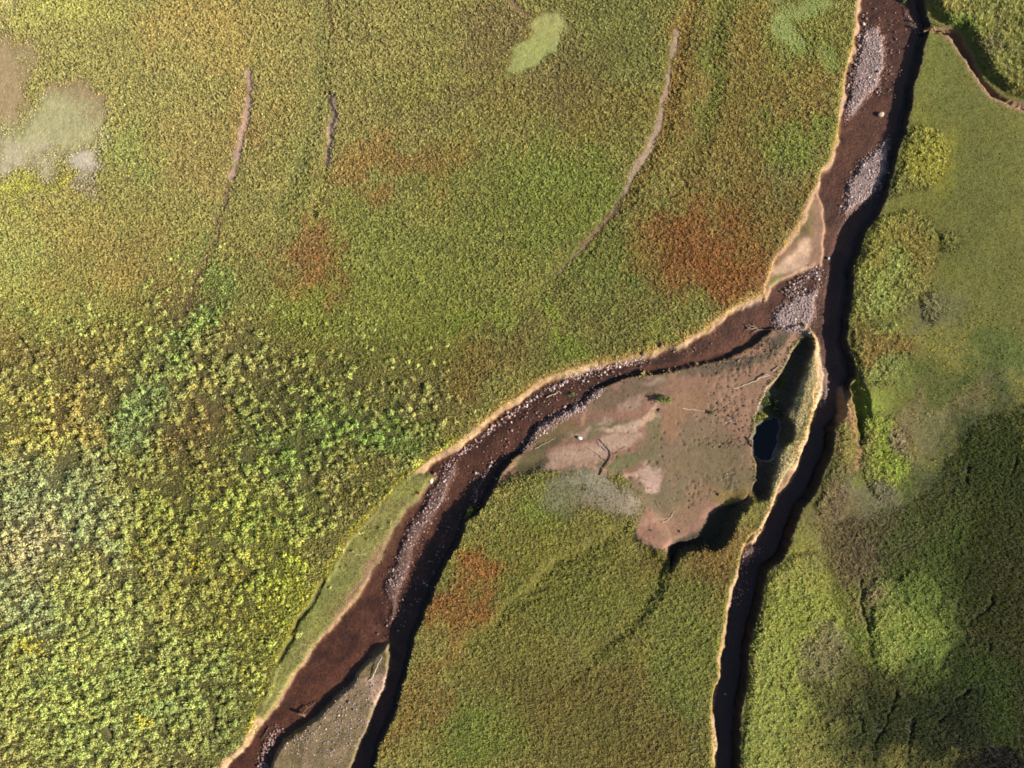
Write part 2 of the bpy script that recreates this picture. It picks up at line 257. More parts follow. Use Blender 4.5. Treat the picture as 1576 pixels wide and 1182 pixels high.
for b in [
 (110,15,70,35,0,(158,158,76),.9),(330,40,110,60,10,(166,136,74),.8),(210,150,140,60,0,(140,130,72),.7),(200,230,60,40,0,(132,140,70),.9),
 (300,230,70,60,0,(148,124,72),.8),(40,292,70,14,0,(158,156,56),.9),(120,370,160,60,0,(146,132,72),.8),(20,400,40,70,0,(148,148,80),.9),
 (450,90,60,120,0,(148,130,70),.7),(390,175,30,60,0,(146,104,62),.6),(560,120,80,120,0,(134,120,66),.6),(640,135,60,30,0,(126,122,50),.8),
 (770,50,70,50,0,(122,100,70),.8),(700,160,90,22,15,(106,90,56),.8),(600,250,100,30,5,(140,96,50),.8),(470,230,22,110,-12,(120,124,58),.6),
 (780,150,50,60,0,(128,112,56),.5),(740,260,90,60,0,(122,118,52),.6),(870,120,60,55,30,(114,96,64),.8),(960,50,90,60,0,(122,122,66),.7),
 (930,170,70,60,0,(126,112,58),.7),(860,300,90,80,0,(112,124,50),.8),(1050,120,26,110,-10,(140,106,58),.6),(1150,140,50,130,0,(140,114,60),.7),
 (1100,120,16,130,-8,(112,118,50),.7),(1240,60,50,60,0,(130,130,62),.8),(1260,150,50,60,0,(140,116,64),.8),(1225,215,60,26,0,(122,134,58),.8),
 (1195,262,26,26,0,(120,122,80),.7),(1240,285,34,22,30,(126,92,50),.8),(1275,190,14,20,0,(126,92,54),.7),(1120,260,70,60,0,(128,108,60),.7),
 (1200,330,60,60,30,(126,100,54),.8),(1190,300,22,30,0,(120,122,80),.4),
 (1080,390,85,75,0,(140,90,50),1.0),(1120,420,50,40,0,(142,82,44),.6),(1020,440,60,30,0,(130,100,54),.6),(1150,350,60,60,0,(128,98,50),.7),
 (945,420,70,60,30,(108,122,58),.8),(900,380,90,26,40,(120,104,66),.5),(850,500,80,50,20,(118,108,56),.6),(885,520,30,20,30,(120,142,48),.8),(855,475,14,24,0,(128,140,46),.7),
 (960,500,70,40,20,(112,106,56),.6),(1010,510,70,14,25,(130,132,60),.8),(600,330,90,30,0,(128,104,54),.7),(550,350,60,50,0,(124,132,54),.7),
 (476,382,40,46,0,(130,84,52),1.0),(470,425,40,40,0,(132,88,48),.7),(470,480,60,40,0,(124,128,46),.8),(420,420,40,60,0,(112,106,60),.6),
 (650,430,110,80,0,(118,122,62),.7),(735,360,16,12,0,(140,160,60),.7),(690,500,90,26,10,(116,134,46),.8),(600,470,80,60,0,(120,118,50),.6),
 (780,510,50,26,25,(106,92,54),.8),(730,570,50,30,20,(120,92,48),.8),(640,540,90,40,0,(116,116,44),.7),(510,560,60,40,0,(112,110,46),.6),
 (330,440,30,60,20,(110,124,62),.8),(300,500,26,60,-30,(122,142,66),.9),(250,560,40,40,0,(124,134,70),.7),(100,480,110,60,0,(140,136,66),.6),(180,530,90,40,0,(130,132,62),.6),
 (80,560,90,40,0,(138,116,60),.7),(190,420,60,50,0,(144,120,68),.7),
 # scrub
 (200,700,220,120,0,(134,128,60),.7),(60,640,60,60,0,(166,158,74),.8),(120,640,30,60,0,(150,120,60),.6),(210,650,60,60,0,(118,140,76),.9),(300,680,60,60,0,(124,96,50),.7),
 (80,800,110,90,0,(140,146,96),.9),(40,830,60,40,0,(172,158,112),.7),(300,800,110,90,0,(138,138,54),.8),(480,660,120,60,0,(118,138,56),.9),(420,640,50,40,0,(104,84,44),.5),
 (590,680,60,40,0,(112,136,54),.9),(540,720,50,40,0,(108,104,44),.6),(400,800,90,60,0,(136,146,54),.8),(120,960,160,80,0,(154,158,82),.9),(40,930,50,70,0,(138,144,96),.8),
 (380,960,90,110,0,(140,142,52),.8),(180,1080,200,90,0,(146,154,76),.9),(440,900,50,60,30,(156,160,50),.8),(300,900,90,60,0,(136,132,54),.6),(500,600,100,30,0,(112,116,48),.6),
 (350,1100,50,60,0,(112,116,56),.7),(30,1050,50,60,0,(140,142,70),.7),
  (700,370,200,110,0,(120,130,54),.45),(560,470,160,80,10,(120,128,50),.5),(870,330,80,80,0,(112,128,48),.4),
 # island
 (820,900,200,90,0,(124,120,50),.9),(1000,1100,140,90,0,(116,98,50),.9),(870,1080,120,70,0,(110,96,48),.8),(1050,1010,60,90,0,(116,124,56),.9),(930,940,90,50,0,(116,116,50),.7),
 (700,920,44,75,-25,(136,92,50),.9),(740,875,40,20,10,(148,92,48),.85),(640,1080,30,70,-20,(128,94,48),.7),(780,1000,90,60,0,(118,110,50),.6),(740,1130,70,50,0,(108,124,46),.8),(840,780,60,45,0,(124,134,52),.9),
 (1100,860,60,50,30,(126,94,50),.9),(1010,870,40,30,0,(110,92,44),.6),(900,1140,90,40,0,(112,102,50),.7),(1085,1130,20,60,0,(124,118,68),.7),
 # right-hand side
 (1480,300,150,230,0,(110,108,54),1.0),(1540,60,70,70,0,(118,118,58),.9),(1450,40,30,30,0,(118,132,60),.7),(1520,60,30,30,0,(112,96,66),.6),(1440,110,60,60,20,(120,122,66),.8),
 (1540,450,70,90,0,(112,108,52),.9),(1550,560,60,50,0,(84,98,42),.8),(1440,600,90,50,0,(94,98,44),.9),(1420,480,50,40,0,(112,106,80),.7),
 (1420,250,46,60,0,(138,134,58),.95),(1380,400,70,80,0,(124,120,56),.95),(1405,390,30,40,0,(124,108,58),.5),(1350,460,40,50,0,(130,136,70),.9),
 (1357,530,50,38,0,(122,104,54),.9),(1355,580,40,22,0,(122,128,68),.8),(1360,700,50,80,0,(128,138,56),.95),(1310,690,30,60,0,(122,116,64),.7),
 (1280,760,50,50,0,(116,110,56),.8),(1410,650,26,50,10,(128,110,82),.9),(1450,650,60,30,20,(124,116,82),.9),(1510,620,50,24,25,(132,114,86),.95),(1560,600,40,18,20,(108,112,64),.8),
 (1320,830,70,80,0,(112,98,72),.95),(1300,910,24,60,10,(128,104,82),.9),(1360,780,40,20,0,(124,116,94),.8),(1250,800,40,40,0,(122,108,70),.7),(1400,830,50,40,0,(92,88,58),.8),
 (1230,1000,90,130,0,(134,138,64),.95),(1180,1100,60,90,0,(132,136,68),.9),(1270,1010,24,40,10,(112,98,78),.7),(1420,980,95,100,0,(120,134,60),.85,.8,1.5),
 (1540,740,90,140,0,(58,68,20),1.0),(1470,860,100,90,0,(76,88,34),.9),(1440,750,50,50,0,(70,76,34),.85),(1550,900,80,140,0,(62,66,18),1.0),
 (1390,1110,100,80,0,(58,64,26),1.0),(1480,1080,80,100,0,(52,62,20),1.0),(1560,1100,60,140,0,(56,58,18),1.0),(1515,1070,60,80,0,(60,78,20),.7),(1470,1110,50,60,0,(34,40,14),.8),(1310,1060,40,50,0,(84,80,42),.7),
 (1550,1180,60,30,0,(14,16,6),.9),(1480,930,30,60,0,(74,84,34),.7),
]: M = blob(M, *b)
rn_ = sm(fbm(GX, GY, 1.6, 6, 4, .7) * 2.6 - .75)[..., None]
for b in ((476, 384, 42, 50, 0, (134,78,48), .95, .85, 1.6), (1088, 392, 82, 76, 0, (144,82,48), .9, .8, 1.6), (600, 250, 90, 26, 5, (142,96,48), .7, .9, 1.5), (690, 930, 26, 70, -25, (142,84,44), .8, .9, 1.4)):
    M = M + (blob(M, *b) - M) * (.35 + .65 * rn_)
M = strip(M, [(430,330),(445,300),(466,250),(484,200),(492,140),(494,60),(490,0)], 1.3, (100,106,56), .7)
M = strip(M, [(505,265),(497,290),(490,320),(478,350)], .8, (150,140,66), .6)
M = strip(M, [(350,290),(345,330),(330,370),(300,440),(285,480)], 1.0, (122,92,72), .7)
M = strip(M, [(1066,-10),(1052,40),(1046,90),(1036,150),(1020,220),(1000,262),(950,325),(900,375)], 1.5, (142,100,54), .5)
M = strip(M, RIV2_LEFT[-20:-3], 1.5, (186,178,56), .95)
M = strip(M, RIV1_LEFT[:-2], 0.9, (166,160,78), .9)
M = strip(M, RIV2_LEFT[1:-20], 1.2, (178,148,82), .85)
M = strip(M, BOT_LEFT[1:10], .9, (160,158,66), .9)
# bare and short-cropped places: colour + how bare they are
BARE = np.zeros(GX.shape); SHORT = np.zeros(GX.shape)
def bare(F, amt, *b):
    global BARE
    o = np.zeros(GX.shape + (3,)); o = blob(o, *b[:5], (255,255,255), *b[6:]); t = o[..., :1]
    BARE = np.maximum(BARE, t[..., 0] * amt); return F + (lin(b[5]) - F) * t
for amt, *b in [
 (1.,15,90,46,28,0,(164,136,104),1,.5,.6),(1.,0,130,32,70,0,(164,134,104),1,.5,.6),(.9,120,165,42,36,-20,(158,130,102),.95,.3,.6),(1.,70,205,70,36,0,(176,172,126),1,.6,.6),(1.,100,185,54,30,0,(172,166,122),1,.6,.6),
 (1.,30,240,50,30,0,(180,170,142),1,.6,.6),(1.,128,255,24,28,0,(188,178,164),1,.5,.5),(.5,130,292,30,12,0,(150,134,116),.8,.4,.5),(.7,5,5,14,12,0,(196,190,120),.9,.4,.4),
 (.95,852,48,26,34,-30,(150,150,88),1,.25,.4),(.95,812,85,44,16,38,(146,150,84),1,.25,.4),(.7,1215,40,16,44,25,(148,160,92),.9,.4,.5),(.7,1250,8,40,14,0,(150,162,92),.8,.4,.5),(.6,1270,90,12,22,20,(140,152,80),.8,.4,.5),
 (1.,915,752,56,20,-12,(138,132,112),.8,.7,.8),(.8,870,772,40,28,0,(124,120,92),.8,.6,.6),(.85,950,775,50,24,0,(142,128,110),.85,.6,.6),
]: M = bare(M, amt, *b)
def bstrip(F, pts, w, c, amt=1., z=0.):
    global BARE
    d = ldist(P(pts, z), w + 1.5, 1.0); t = sm((w * (.35 + 1.1 * fbm(GX, GY, 5, 1, 2)) - d) / .5 + 2.2 * (fbm(GX, GY, .9, 2, 4, .7) - .47)) * amt
    BARE = np.maximum(BARE, t); return F + (lin(c) - F) * t[..., None]
M = bstrip(M, [(380,114),(384,130),(380,160),(375,195),(368,225),(358,262),(354,274)], .95, (190,150,142), .9)
M = bstrip(M, [(354,274),(350,295),(342,318),(332,335)], .35, (150,112,104), .7)
M = bstrip(M, [(512,150),(514,185),(512,200),(509,225),(505,255)], .7, (182,146,136), .9)
M = bstrip(M, [(505,0),(512,40),(508,70)], .4, (160,118,96), .8)
M = bstrip(M, [(1040,50),(1034,90),(1024,140),(1016,180),(1010,205),(994,235),(984,255),(968,280),(958,298)], .8, (150,126,108), .85)
M = bstrip(M, [(958,298),(948,325),(925,350),(900,378),(880,400),(862,420)], .9, (128,104,88), .6)
M = bstrip(M, [(780,0),(795,12),(810,25)], .7, (150,112,96), .6)
lob = sm((RIGHT - 1.2) / 1.0)
# reed and sedge stands of the right-hand side
STANDS = [
 ('g', [(1392,198),(1420,190),(1448,200),(1462,225),(1464,255),(1450,280),(1425,296),(1398,300),(1370,306),(1384,262),(1392,222)], 'rounded stand of yellow-brown sedge beside the dark cliff of the upper river, clear edge against the smooth green flat', .62),
 ('g', [(1357,330),(1400,322),(1436,335),(1448,360),(1446,400),(1432,430),(1436,448),(1405,470),(1380,492),(1345,498),(1308,496),(1314,452),(1318,417),(1328,389),(1335,361)], 'large pale green sedge stand above the cliff opposite the river fork', .6),
 ('g', [(1448,352),(1475,352),(1486,366),(1472,388),(1450,392)], 'small tuft-like sedge stand jutting out east of the large pale green stand', .55),
 ('g', [(1412,455),(1440,448),(1456,475),(1440,500),(1420,492)], 'small dull green sedge stand south-east of the large pale green stand, beside a grey bare patch', .55),
 ('g', [(1310,498),(1345,500),(1378,498),(1404,522),(1408,545),(1396,572),(1380,590),(1345,600),(1322,590),(1312,548)], 'round rusty brown sedge stand with a pale green lower rim', .6),
 ('g', [(1322,640),(1350,632),(1380,645),(1402,670),(1410,700),(1398,740),(1380,765),(1360,776),(1340,762),(1330,735),(1322,690)], 'upright oval stand of bright green sedge standing east of the narrow earth spit', .6),
 ('g', [(1286,650),(1305,640),(1318,690),(1322,730),(1308,760),(1296,790),(1262,800),(1248,775),(1272,722),(1283,700)], 'thin yellowish sedge stand along the shaded cliff below the narrow spit', .5),
 ('g', [(1198,872),(1225,850),(1262,850),(1275,880),(1292,940),(1310,990),(1330,1050),(1345,1130),(1350,1260),(1132,1260),(1142,1131),(1150,1040),(1165,960),(1180,890)], 'broad green sedge field on the right bank of the straight dark channel', .6),
 ('g', [(1338,900),(1352,884),(1378,890),(1400,876),(1440,892),(1452,915),(1478,925),(1474,960),(1490,985),(1462,1000),(1452,1030),(1418,1022),(1400,1052),(1376,1040),(1362,1052),(1344,1010),(1336,970),(1342,940),(1330,920)], 'large rounded green sedge stand in front of the dark wet marsh', .7),
 ('g', [(1428,-60),(1436,10),(1450,38),(1480,44),(1494,70),(1510,100),(1524,120),(1550,142),(1590,156),(1690,178),(1690,-60)], 'raised sedge thicket beyond the gully in the upper right corner', .75),
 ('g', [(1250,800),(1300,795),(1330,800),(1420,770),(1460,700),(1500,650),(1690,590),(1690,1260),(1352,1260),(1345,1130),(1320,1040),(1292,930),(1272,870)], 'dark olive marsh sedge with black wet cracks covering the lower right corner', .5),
]
ST_SD = [sdf(P(s[1]), 3, 1.6) for s in STANDS]
hz_ = np.clip(-GX / 80, 0, 1)[..., None]
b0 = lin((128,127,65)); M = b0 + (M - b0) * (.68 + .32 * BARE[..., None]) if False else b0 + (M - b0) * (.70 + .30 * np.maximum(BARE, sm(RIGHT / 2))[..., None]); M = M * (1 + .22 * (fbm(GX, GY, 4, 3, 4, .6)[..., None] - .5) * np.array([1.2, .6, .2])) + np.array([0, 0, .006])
haze_tint = (sm((GY - 5) / 45) * sm((25 - GX) / 60) * .35)[..., None]; M = M + (lin((152,146,96)) - M) * haze_tint  # pale haze towards the upper left, mixed into the plant colours
# scrub field
SCRUB = [(-60,500),(60,520),(200,490),(290,440),(340,420),(360,480),(440,520),(560,545),(700,580),(720,630),(690,665),(650,706),(612,740),(588,770),(560,800),(536,832),(514,862),(498,895),(476,915),(452,950),(436,985),(418,1030),(398,1090),(370,1140),(330,1180),(300,1260),(-80,1260)]
# soils: terrain colour
MEAN = M.copy()
d_scr = sdf(P(SCRUB), 8, 3.0); SCR = np.clip((d_scr + 5 + 6 * (fbm(GX, GY, 7, 3, 4, .6) - .5)) / 13, 0, 1) * (d_scr > -7)
T = M * 0.48 * (1 - .3 * SCR[..., None]) + lin((98,78,60)) * 0.30
bareM = BARE[..., None]; T = T * (1 - bareM) + M * 1.14 * bareM
# smooth short turf on the right
stand = np.zeros(GX.shape)
for s in ST_SD[:10]: stand = np.maximum(stand, sm((s + .5) / 1.2))
marsh = sm((sdf(P(STANDS[10][1]), 8, 4.0) + 3.5) / 8)
SHORT = sm(RIGHT / .5) * (1 - stand) * (1 - 0.85 * marsh)
T = T + (M * 1.0 - T) * SHORT[..., None]
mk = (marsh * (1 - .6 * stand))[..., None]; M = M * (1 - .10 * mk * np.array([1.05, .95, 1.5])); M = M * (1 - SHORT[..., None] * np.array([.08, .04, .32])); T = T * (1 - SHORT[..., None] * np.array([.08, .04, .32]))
# lowland colours
def put(c, t):
    global T
    T = T + (lin(c) - T) * t[..., None]
def vary(c1, c2, s, seed): 
    f = sm(fbm(GX, GY, s, seed, 4, .6) * 2 - .5)[..., None]; return lin(c1) * (1 - f) + lin(c2) * f
mudcol = vary((146,114,92), (122,98,78), 5, 2)
mm = sm((d_mud + .4 - 1.6 * (fbm(GX, GY, 1.5, 3, 4, .7) - .3) * soft) / 1.0)
mudcol = mudcol * np.array([1.1, .96, 1.0]); M = M + (lin((122,112,72)) - M) * (mm * .8)[..., None]
T = T + (mudcol - T) * mm[..., None]
MUDP = np.zeros(GX.shape)
def mblob(u, v, ru, rv, ang, c, s=1., soft=.35, wob=.45):
    global T
    o = blob(np.zeros(GX.shape + (3,)), u, v, ru, rv, ang, (255,255,255), s, soft, wob)[..., 0] * mm
    put(c, o)
for b in [
 (960,600,90,24,10,(116,94,74)),(1130,620,60,60,0,(146,112,88)),(1180,560,40,40,40,(140,108,84)),(1060,690,60,60,0,(124,102,80)),(1100,720,60,40,0,(116,98,70)),
 (1010,690,16,60,-10,(118,104,74)),(930,655,60,12,10,(112,102,72)),(960,718,50,9,10,(112,106,70)),(1010,765,60,24,0,(118,102,76)),(1040,800,40,18,20,(132,104,78)),
 (1140,745,30,16,10,(114,100,70)),(1120,765,50,10,10,(134,112,60)),(1060,780,60,12,20,(132,106,78)),
 (1180,530,50,12,38,(82,74,56)),(1120,565,70,9,12,(96,82,64)),(1210,530,30,6,45,(160,124,96)),(1130,545,50,8,12,(150,112,88)),
 (1020,815,48,20,12,(148,112,90)),(1000,820,26,10,0,(132,96,80)),(1060,800,50,10,25,(140,108,84)),
 (900,700,66,22,12,(164,132,112)),(850,715,56,12,8,(178,146,124)),(948,685,44,14,25,(178,148,128)),(975,651,45,7,12,(190,160,136)),(1010,640,26,6,40,(190,154,128)),
 (975,619,22,9,22,(160,130,110)),(935,646,16,6,15,(158,130,110)),(895,662,15,6,20,(160,130,110)),(895,630,6,18,-30,(160,124,98)),(1000,735,19,13,0,(186,154,138)),(1004,748,13,8,0,(186,154,138)),
 (960,732,50,2.2,-3,(176,144,120)),(900,724,60,2.6,-5,(170,136,110)),(1055,640,16,50,-25,(140,106,80)),(990,575,60,4,8,(150,114,92)),(1010,590,26,7,0,(146,122,104)),
 (845,662,34,8,30,(110,92,58)),(830,690,40,10,30,(92,82,56)),(810,715,30,16,30,(104,92,60)),(915,752,56,18,-15,(122,118,108)),(880,770,40,20,0,(112,110,84)),
]: mblob(*b)
wet = np.maximum(sm((W_A - .3) / .6), sm((W_B - .3) / .6))
bedc = vary((102,70,58), (72,50,43), 2.0, 1)
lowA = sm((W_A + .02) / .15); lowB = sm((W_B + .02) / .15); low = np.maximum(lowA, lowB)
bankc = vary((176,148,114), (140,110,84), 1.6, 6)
cut = (1 - facing(-np.maximum(W_A, W_B)))[..., None]; bankc = bankc * (1 - cut) + vary((50,39,36), (34,28,29), 1.2, 6) * cut  # walls turned from the sun: their shade is painted into the bank colour
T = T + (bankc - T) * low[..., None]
toe = np.maximum(sm((W_A - .95) / .25), sm((W_B - .95) / .25))
T = T + (bedc - T) * toe[..., None]
def sd2(pts, z=-1.5, wob=1.2): return sdf(P(pts, z), 3, wob)
put((50,37,36), .8 * toe * sm((W_A) / 1) * sm((-GY - 2) / 8) * (GX > 25))  # cliff shade over the right-hand channel, painted into the bed colour
# lighter and darker places on the bed
put((116,80,64), .7 * sm((sd2([(1165,470),(1190,500),(1150,535),(1080,560),(1000,575),(960,570),(1050,552),(1120,530),(1150,500)]) + .6) / 1.4))
put((56,37,31), .85 * sm((sd2([(990,552),(1060,530),(1040,560),(980,566),(920,580),(860,604),(800,650),(760,680),(740,700),(735,680),(800,632),(860,592),(920,568)]) + .6) / 1.4))
put((110,75,60), .7 * sm((sd2([(470,1060),(520,1020),(560,1000),(600,980),(598,1000),(560,1012),(520,1060),(470,1096),(420,1140),(400,1170),(410,1130)]) + .6) / 1.4))
put((152,116,100), sm((sd2([(566,1006),(584,994),(602,984),(600,998),(580,1004),(562,1014)]) + .2) / .5))
put((116,84,70), .7 * sm((sd2([(1345,205),(1372,190),(1362,225),(1330,262),(1316,300),(1300,330),(1308,290),(1322,240)]) + .5) / 1.2))
put((100,68,54), .8 * sm((sd2([(1300,205),(1330,200),(1310,260),(1280,300),(1262,310),(1280,260),(1297,230)]) + .5) / 1.2))
# terrace, bench, islet, ridge
tc = vary((124,124,62), (112,106,62), 3, 4)
te = sm((d_terr + .3) / .7); T = T + (tc - T) * te[..., None]
put((124,98,74), te * sm((W_B - 3.3 + 1.5 * (fbm(GX, GY, 1.5, 3, 3) - .5)) / 1.0)); te = te * (1 - .8 * sm((W_B - 3.3) / 1.0))
put((112,86,64), sm((sd2([(640,770),(655,755),(630,800),(605,850),(590,862),(600,825),(620,790)], -.8) + .5) / 1.4))
put((168,134,100), .5 * sm((.5 - np.abs(ldist(P([(565,893),(550,917),(524,950),(497,980),(472,1010),(452,1036),(438,1060),(423,1086),(406,1110)], -.7), 3))) / .4))
put((92,100,52), .7 * sm((sd2([(520,880),(545,860),(540,890),(500,940),(470,975),(445,1010),(432,1030),(440,1000),(462,960),(490,920)], -.5) + .6) / 1.4))
be = sm((d_bench + .15) / .4); put((150,116,92), be)
put((196,162,134), be * sm((sd2([(1204,400),(1222,385),(1236,366),(1246,366),(1244,400),(1238,412),(1215,416),(1190,425),(1182,418)], -1) + .3) / .7))
put((128,112,70), be * .8 * sm((sd2([(1240,330),(1250,300),(1254,330),(1250,370),(1236,362),(1228,372),(1215,380),(1222,355)], -1) + .3) / .9))
put((120,126,60), be * .8 * sm((sd2([(1186,432),(1200,420),(1206,422),(1196,436),(1184,442)], -1) + .3) / .6))
ic = vary((140,120,94), (114,100,66), 1.5, 5); ii = sm((d_isl + .1) / .4); T = T + (ic - T) * ii[..., None]
put((186,154,132), ii * .9 * sm((sd2([(560,1046),(596,1036),(596,1060),(578,1088),(572,1080),(574,1058),(562,1056)], -1.1) + .3) / .6))
ri = sm((d_ridge + .25) / .4); put((192,162,124), ri)
put((176,164,124), ri * .95 * sm((sd2([(1244,560),(1254,560),(1254,590),(1246,620),(1238,650),(1226,672),(1222,655),(1212,636),(1226,606)], -.3) + .3) / .6))
put((172,158,118), ri * .95 * sm((sd2([(1200,694),(1222,682),(1224,700),(1214,728),(1200,745),(1190,762),(1188,745),(1194,715)], -.3) + .3) / .6))
put((122,88,66), ri * .9 * sm((sd2([(1212,728),(1222,720),(1224,735),(1214,752),(1200,764),(1190,772),(1192,758)], -.5) + .1) / .5))
sp = sm((d_spit + .2) / .4); put((156,118,86), sp * sm((0.6 + ldist(P([(1318,650),(1321,690)]), 3)) / 1))
gl = sm((d_gul + .25) / .4); put((140,106,78), gl)
put((166,134,104), .9 * sm((.7 - ldist(P([(1456,54),(1469,70),(1490,98),(1505,124),(1524,149),(1552,159),(1574,169),(1640,186)]), 3)) / .5))
tr = sm((d_tr + .1) / .4); put((84,70,52), tr); put((120,116,110), sm((d_pond + .1) / .5))
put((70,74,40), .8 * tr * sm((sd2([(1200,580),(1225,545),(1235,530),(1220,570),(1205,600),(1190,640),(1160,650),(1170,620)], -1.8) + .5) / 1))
put((196,168,140), .6 * sm((.35 - ldist(P([(1245,516),(1225,530),(1212,550),(1196,576),(1178,600),(1167,622),(1158,643)], -.9), 2)) / .35))
ox = sm((d_ox + .1) / .8); put((46,48,32), .9 * sm((sd2([(1140,775),(1105,780),(1086,800),(1074,818),(1040,832),(1026,846),(1024,862),(1034,872),(1050,852),(1075,847),(1105,842),(1125,824),(1130,800),(1150,776)], -1.2) + .4) / .8))  # cast shadow on the oxbow floor, painted as a dark patch
lk = sm(d_lake / .3); put((50,36,32), lk)
for k, d in dg.items(): put((146,124,118) if k in ('g1', 'g3', 'g4') else (100,74,64), sm((d + .1) / .4))
put((44,44,22), .8 * sm((.32 - crd) / .3)); put((50,54,26), .8 * sm((.4 - crd2) / .3))  # dark cracks; the scrub grooves get their shade painted in
BARE = np.maximum(BARE, sm((.3 - crd) / .2)); BARE = np.maximum(BARE, sm((.5 - crd2) / .3))
put((74,58,44), .55 * PR * mudm)

# grass density, height, colour
notgrass = np.maximum.reduce([sm((W_A + .25) / .3), sm((W_B + .25) / .3), sm((d_tr + .1) / .3), mm * .965, sm((d_gul + .2) / .3), sm((d_lake + .1) / .3), sm((d_ox - .8) / 1)])
DEN = (1 - notgrass) * (1 - np.clip(BARE * 1.02, 0, 1))
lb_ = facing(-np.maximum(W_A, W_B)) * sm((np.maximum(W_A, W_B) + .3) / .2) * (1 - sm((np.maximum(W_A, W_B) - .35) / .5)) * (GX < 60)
DEN = np.maximum(DEN, lb_ * .95 * sm(fbm(GX, GY, 2.5, 3, 3) * 3 - .8)); DEN = np.maximum(DEN, te * .8); DEN = np.maximum(DEN, ii * .35)
rgr = np.maximum(sm((sd2([(1246,556),(1254,556),(1253,590),(1246,620),(1238,650),(1226,672),(1222,655),(1212,636),(1226,606)], -.3) + .2) / .4), sm((sd2([(1200,694),(1222,682),(1224,700),(1214,728),(1200,745),(1190,762),(1188,745),(1194,715)], -.3) + .2) / .4))
DEN = np.maximum(DEN, rgr * .45); M = M + (lin((178,164,122)) - M) * rgr[..., None]
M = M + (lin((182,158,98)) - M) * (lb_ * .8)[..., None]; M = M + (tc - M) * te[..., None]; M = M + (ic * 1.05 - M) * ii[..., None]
HGT = np.full(GX.shape, .27) * (0.75 + .5 * fbm(GX, GY, 6, 5, 3))
HGT = HGT * (1 - .75 * BARE) * (1 - .4 * lb_) * (1 - te * .35) * (1 - ii * .6) * (1 - mm * .6) * (1 - rgr * .4)
HGT = HGT * sm(marsh * 1.3 - .1) * (RIGHT > 0) + HGT * (RIGHT <= 0); HGT = np.maximum(HGT, .06); DEN = DEN * (1 - .35 * SHORT)
for (s, sdv) in zip(STANDS[:10], ST_SD[:10]): HGT = np.where((sdv > -.2) & (low < .3), s[3] * .85 * sm((sdv + .3) / 1.6) * (.5 + .9 * fbm(GX, GY, 2.5, 5, 3)) + .08, HGT)

# ------------------------------------------------------------------ mesh building
def attr(me, c):
    a = me.color_attributes.new("Col", 'FLOAT_COLOR', 'POINT')
    b = np.ones((len(c), 4), np.float32); b[:, :3] = c; a.data.foreach_set("color", b.ravel())
def mesh(name, v, f, c=None, mat=None, smooth=False):
    """f: (n,3) or (n,4) index array"""
    me = bpy.data.meshes.new(name); n, k = f.shape
    me.vertices.add(len(v)); me.vertices.foreach_set("co", np.ascontiguousarray(v, np.float32).ravel())
    me.loops.add(n * k); me.loops.foreach_set("vertex_index", np.ascontiguousarray(f, np.int32).ravel())
    me.polygons.add(n); me.polygons.foreach_set("loop_start", np.arange(0, n * k, k, dtype=np.int32))
    me.polygons.foreach_set("use_smooth", np.full(n, smooth))
    me.update(calc_edges=True)
    if c is not None: attr(me, c)
    if mat: me.materials.append(mat)
    o = bpy.data.objects.new(name, me); COL.objects.link(o); return o
def tag(o, label=None, cat=None, kind=None, group=None):
    if label: o["label"] = label
    if cat: o["category"] = cat
    if kind: o["kind"] = kind
    if group: o["group"] = group
    return o
def material(name, vary_scale=3.0, vary_amt=.25, rough=.9, bump=0.0, bscale=8.0, transl=0.0, spec=.2, base=None):
    m = bpy.data.materials.new(name); m.use_nodes = True; n = m.node_tree.nodes; l = m.node_tree.links; n.clear()
    out = n.new("ShaderNodeOutputMaterial"); bs = n.new("ShaderNodeBsdfPrincipled")
    bs.inputs["Roughness"].default_value = rough; bs.inputs["Specular IOR Level"].default_value = spec
    if base is None:
        at = n.new("ShaderNodeAttribute"); at.attribute_name = "Col"; src = at.outputs["Color"]
    else:
        rgb = n.new("ShaderNodeRGB"); rgb.outputs[0].default_value = (*base, 1); src = rgb.outputs[0]
    tc = n.new("ShaderNodeTexCoord"); no = n.new("ShaderNodeTexNoise"); no.inputs["Scale"].default_value = vary_scale
    no.inputs["Detail"].default_value = 5; no.inputs["Roughness"].default_value = .65
    l.new(tc.outputs["Object"], no.inputs["Vector"])
    mr = n.new("ShaderNodeMapRange"); mr.inputs[1].default_value = .25; mr.inputs[2].default_value = .75
    mr.inputs[3].default_value = 1 - vary_amt; mr.inputs[4].default_value = 1 + vary_amt
    l.new(no.outputs[0], mr.inputs[0])
    mx = n.new("ShaderNodeVectorMath"); mx.operation = 'SCALE'; l.new(src, mx.inputs[0]); l.new(mr.outputs[0], mx.inputs["Scale"])
    l.new(mx.outputs[0], bs.inputs["Base Color"])
    if bump > 0:
        n2 = n.new("ShaderNodeTexNoise"); n2.inputs["Scale"].default_value = bscale; n2.inputs["Detail"].default_value = 4
        n2.inputs["Roughness"].default_value = .7
        l.new(tc.outputs["Object"], n2.inputs["Vector"])
        b = n.new("ShaderNodeBump"); b.inputs["Strength"].default_value = 1; b.inputs["Distance"].default_value = bump
        l.new(n2.outputs[0], b.inputs["Height"]); l.new(b.outputs[0], bs.inputs["Normal"])
    if transl > 0:
        tr_ = n.new("ShaderNodeBsdfTranslucent"); l.new(mx.outputs[0], tr_.inputs[0])
        ms = n.new("ShaderNodeMixShader"); ms.inputs[0].default_value = transl
        l.new(bs.outputs[0], ms.inputs[1]); l.new(tr_.outputs[0], ms.inputs[2]); l.new(ms.outputs[0], out.inputs[0])
    else: l.new(bs.outputs[0], out.inputs[0])
    return m
M_SOIL = material("soil", 2.5, .22, .95, .10, 3.2)
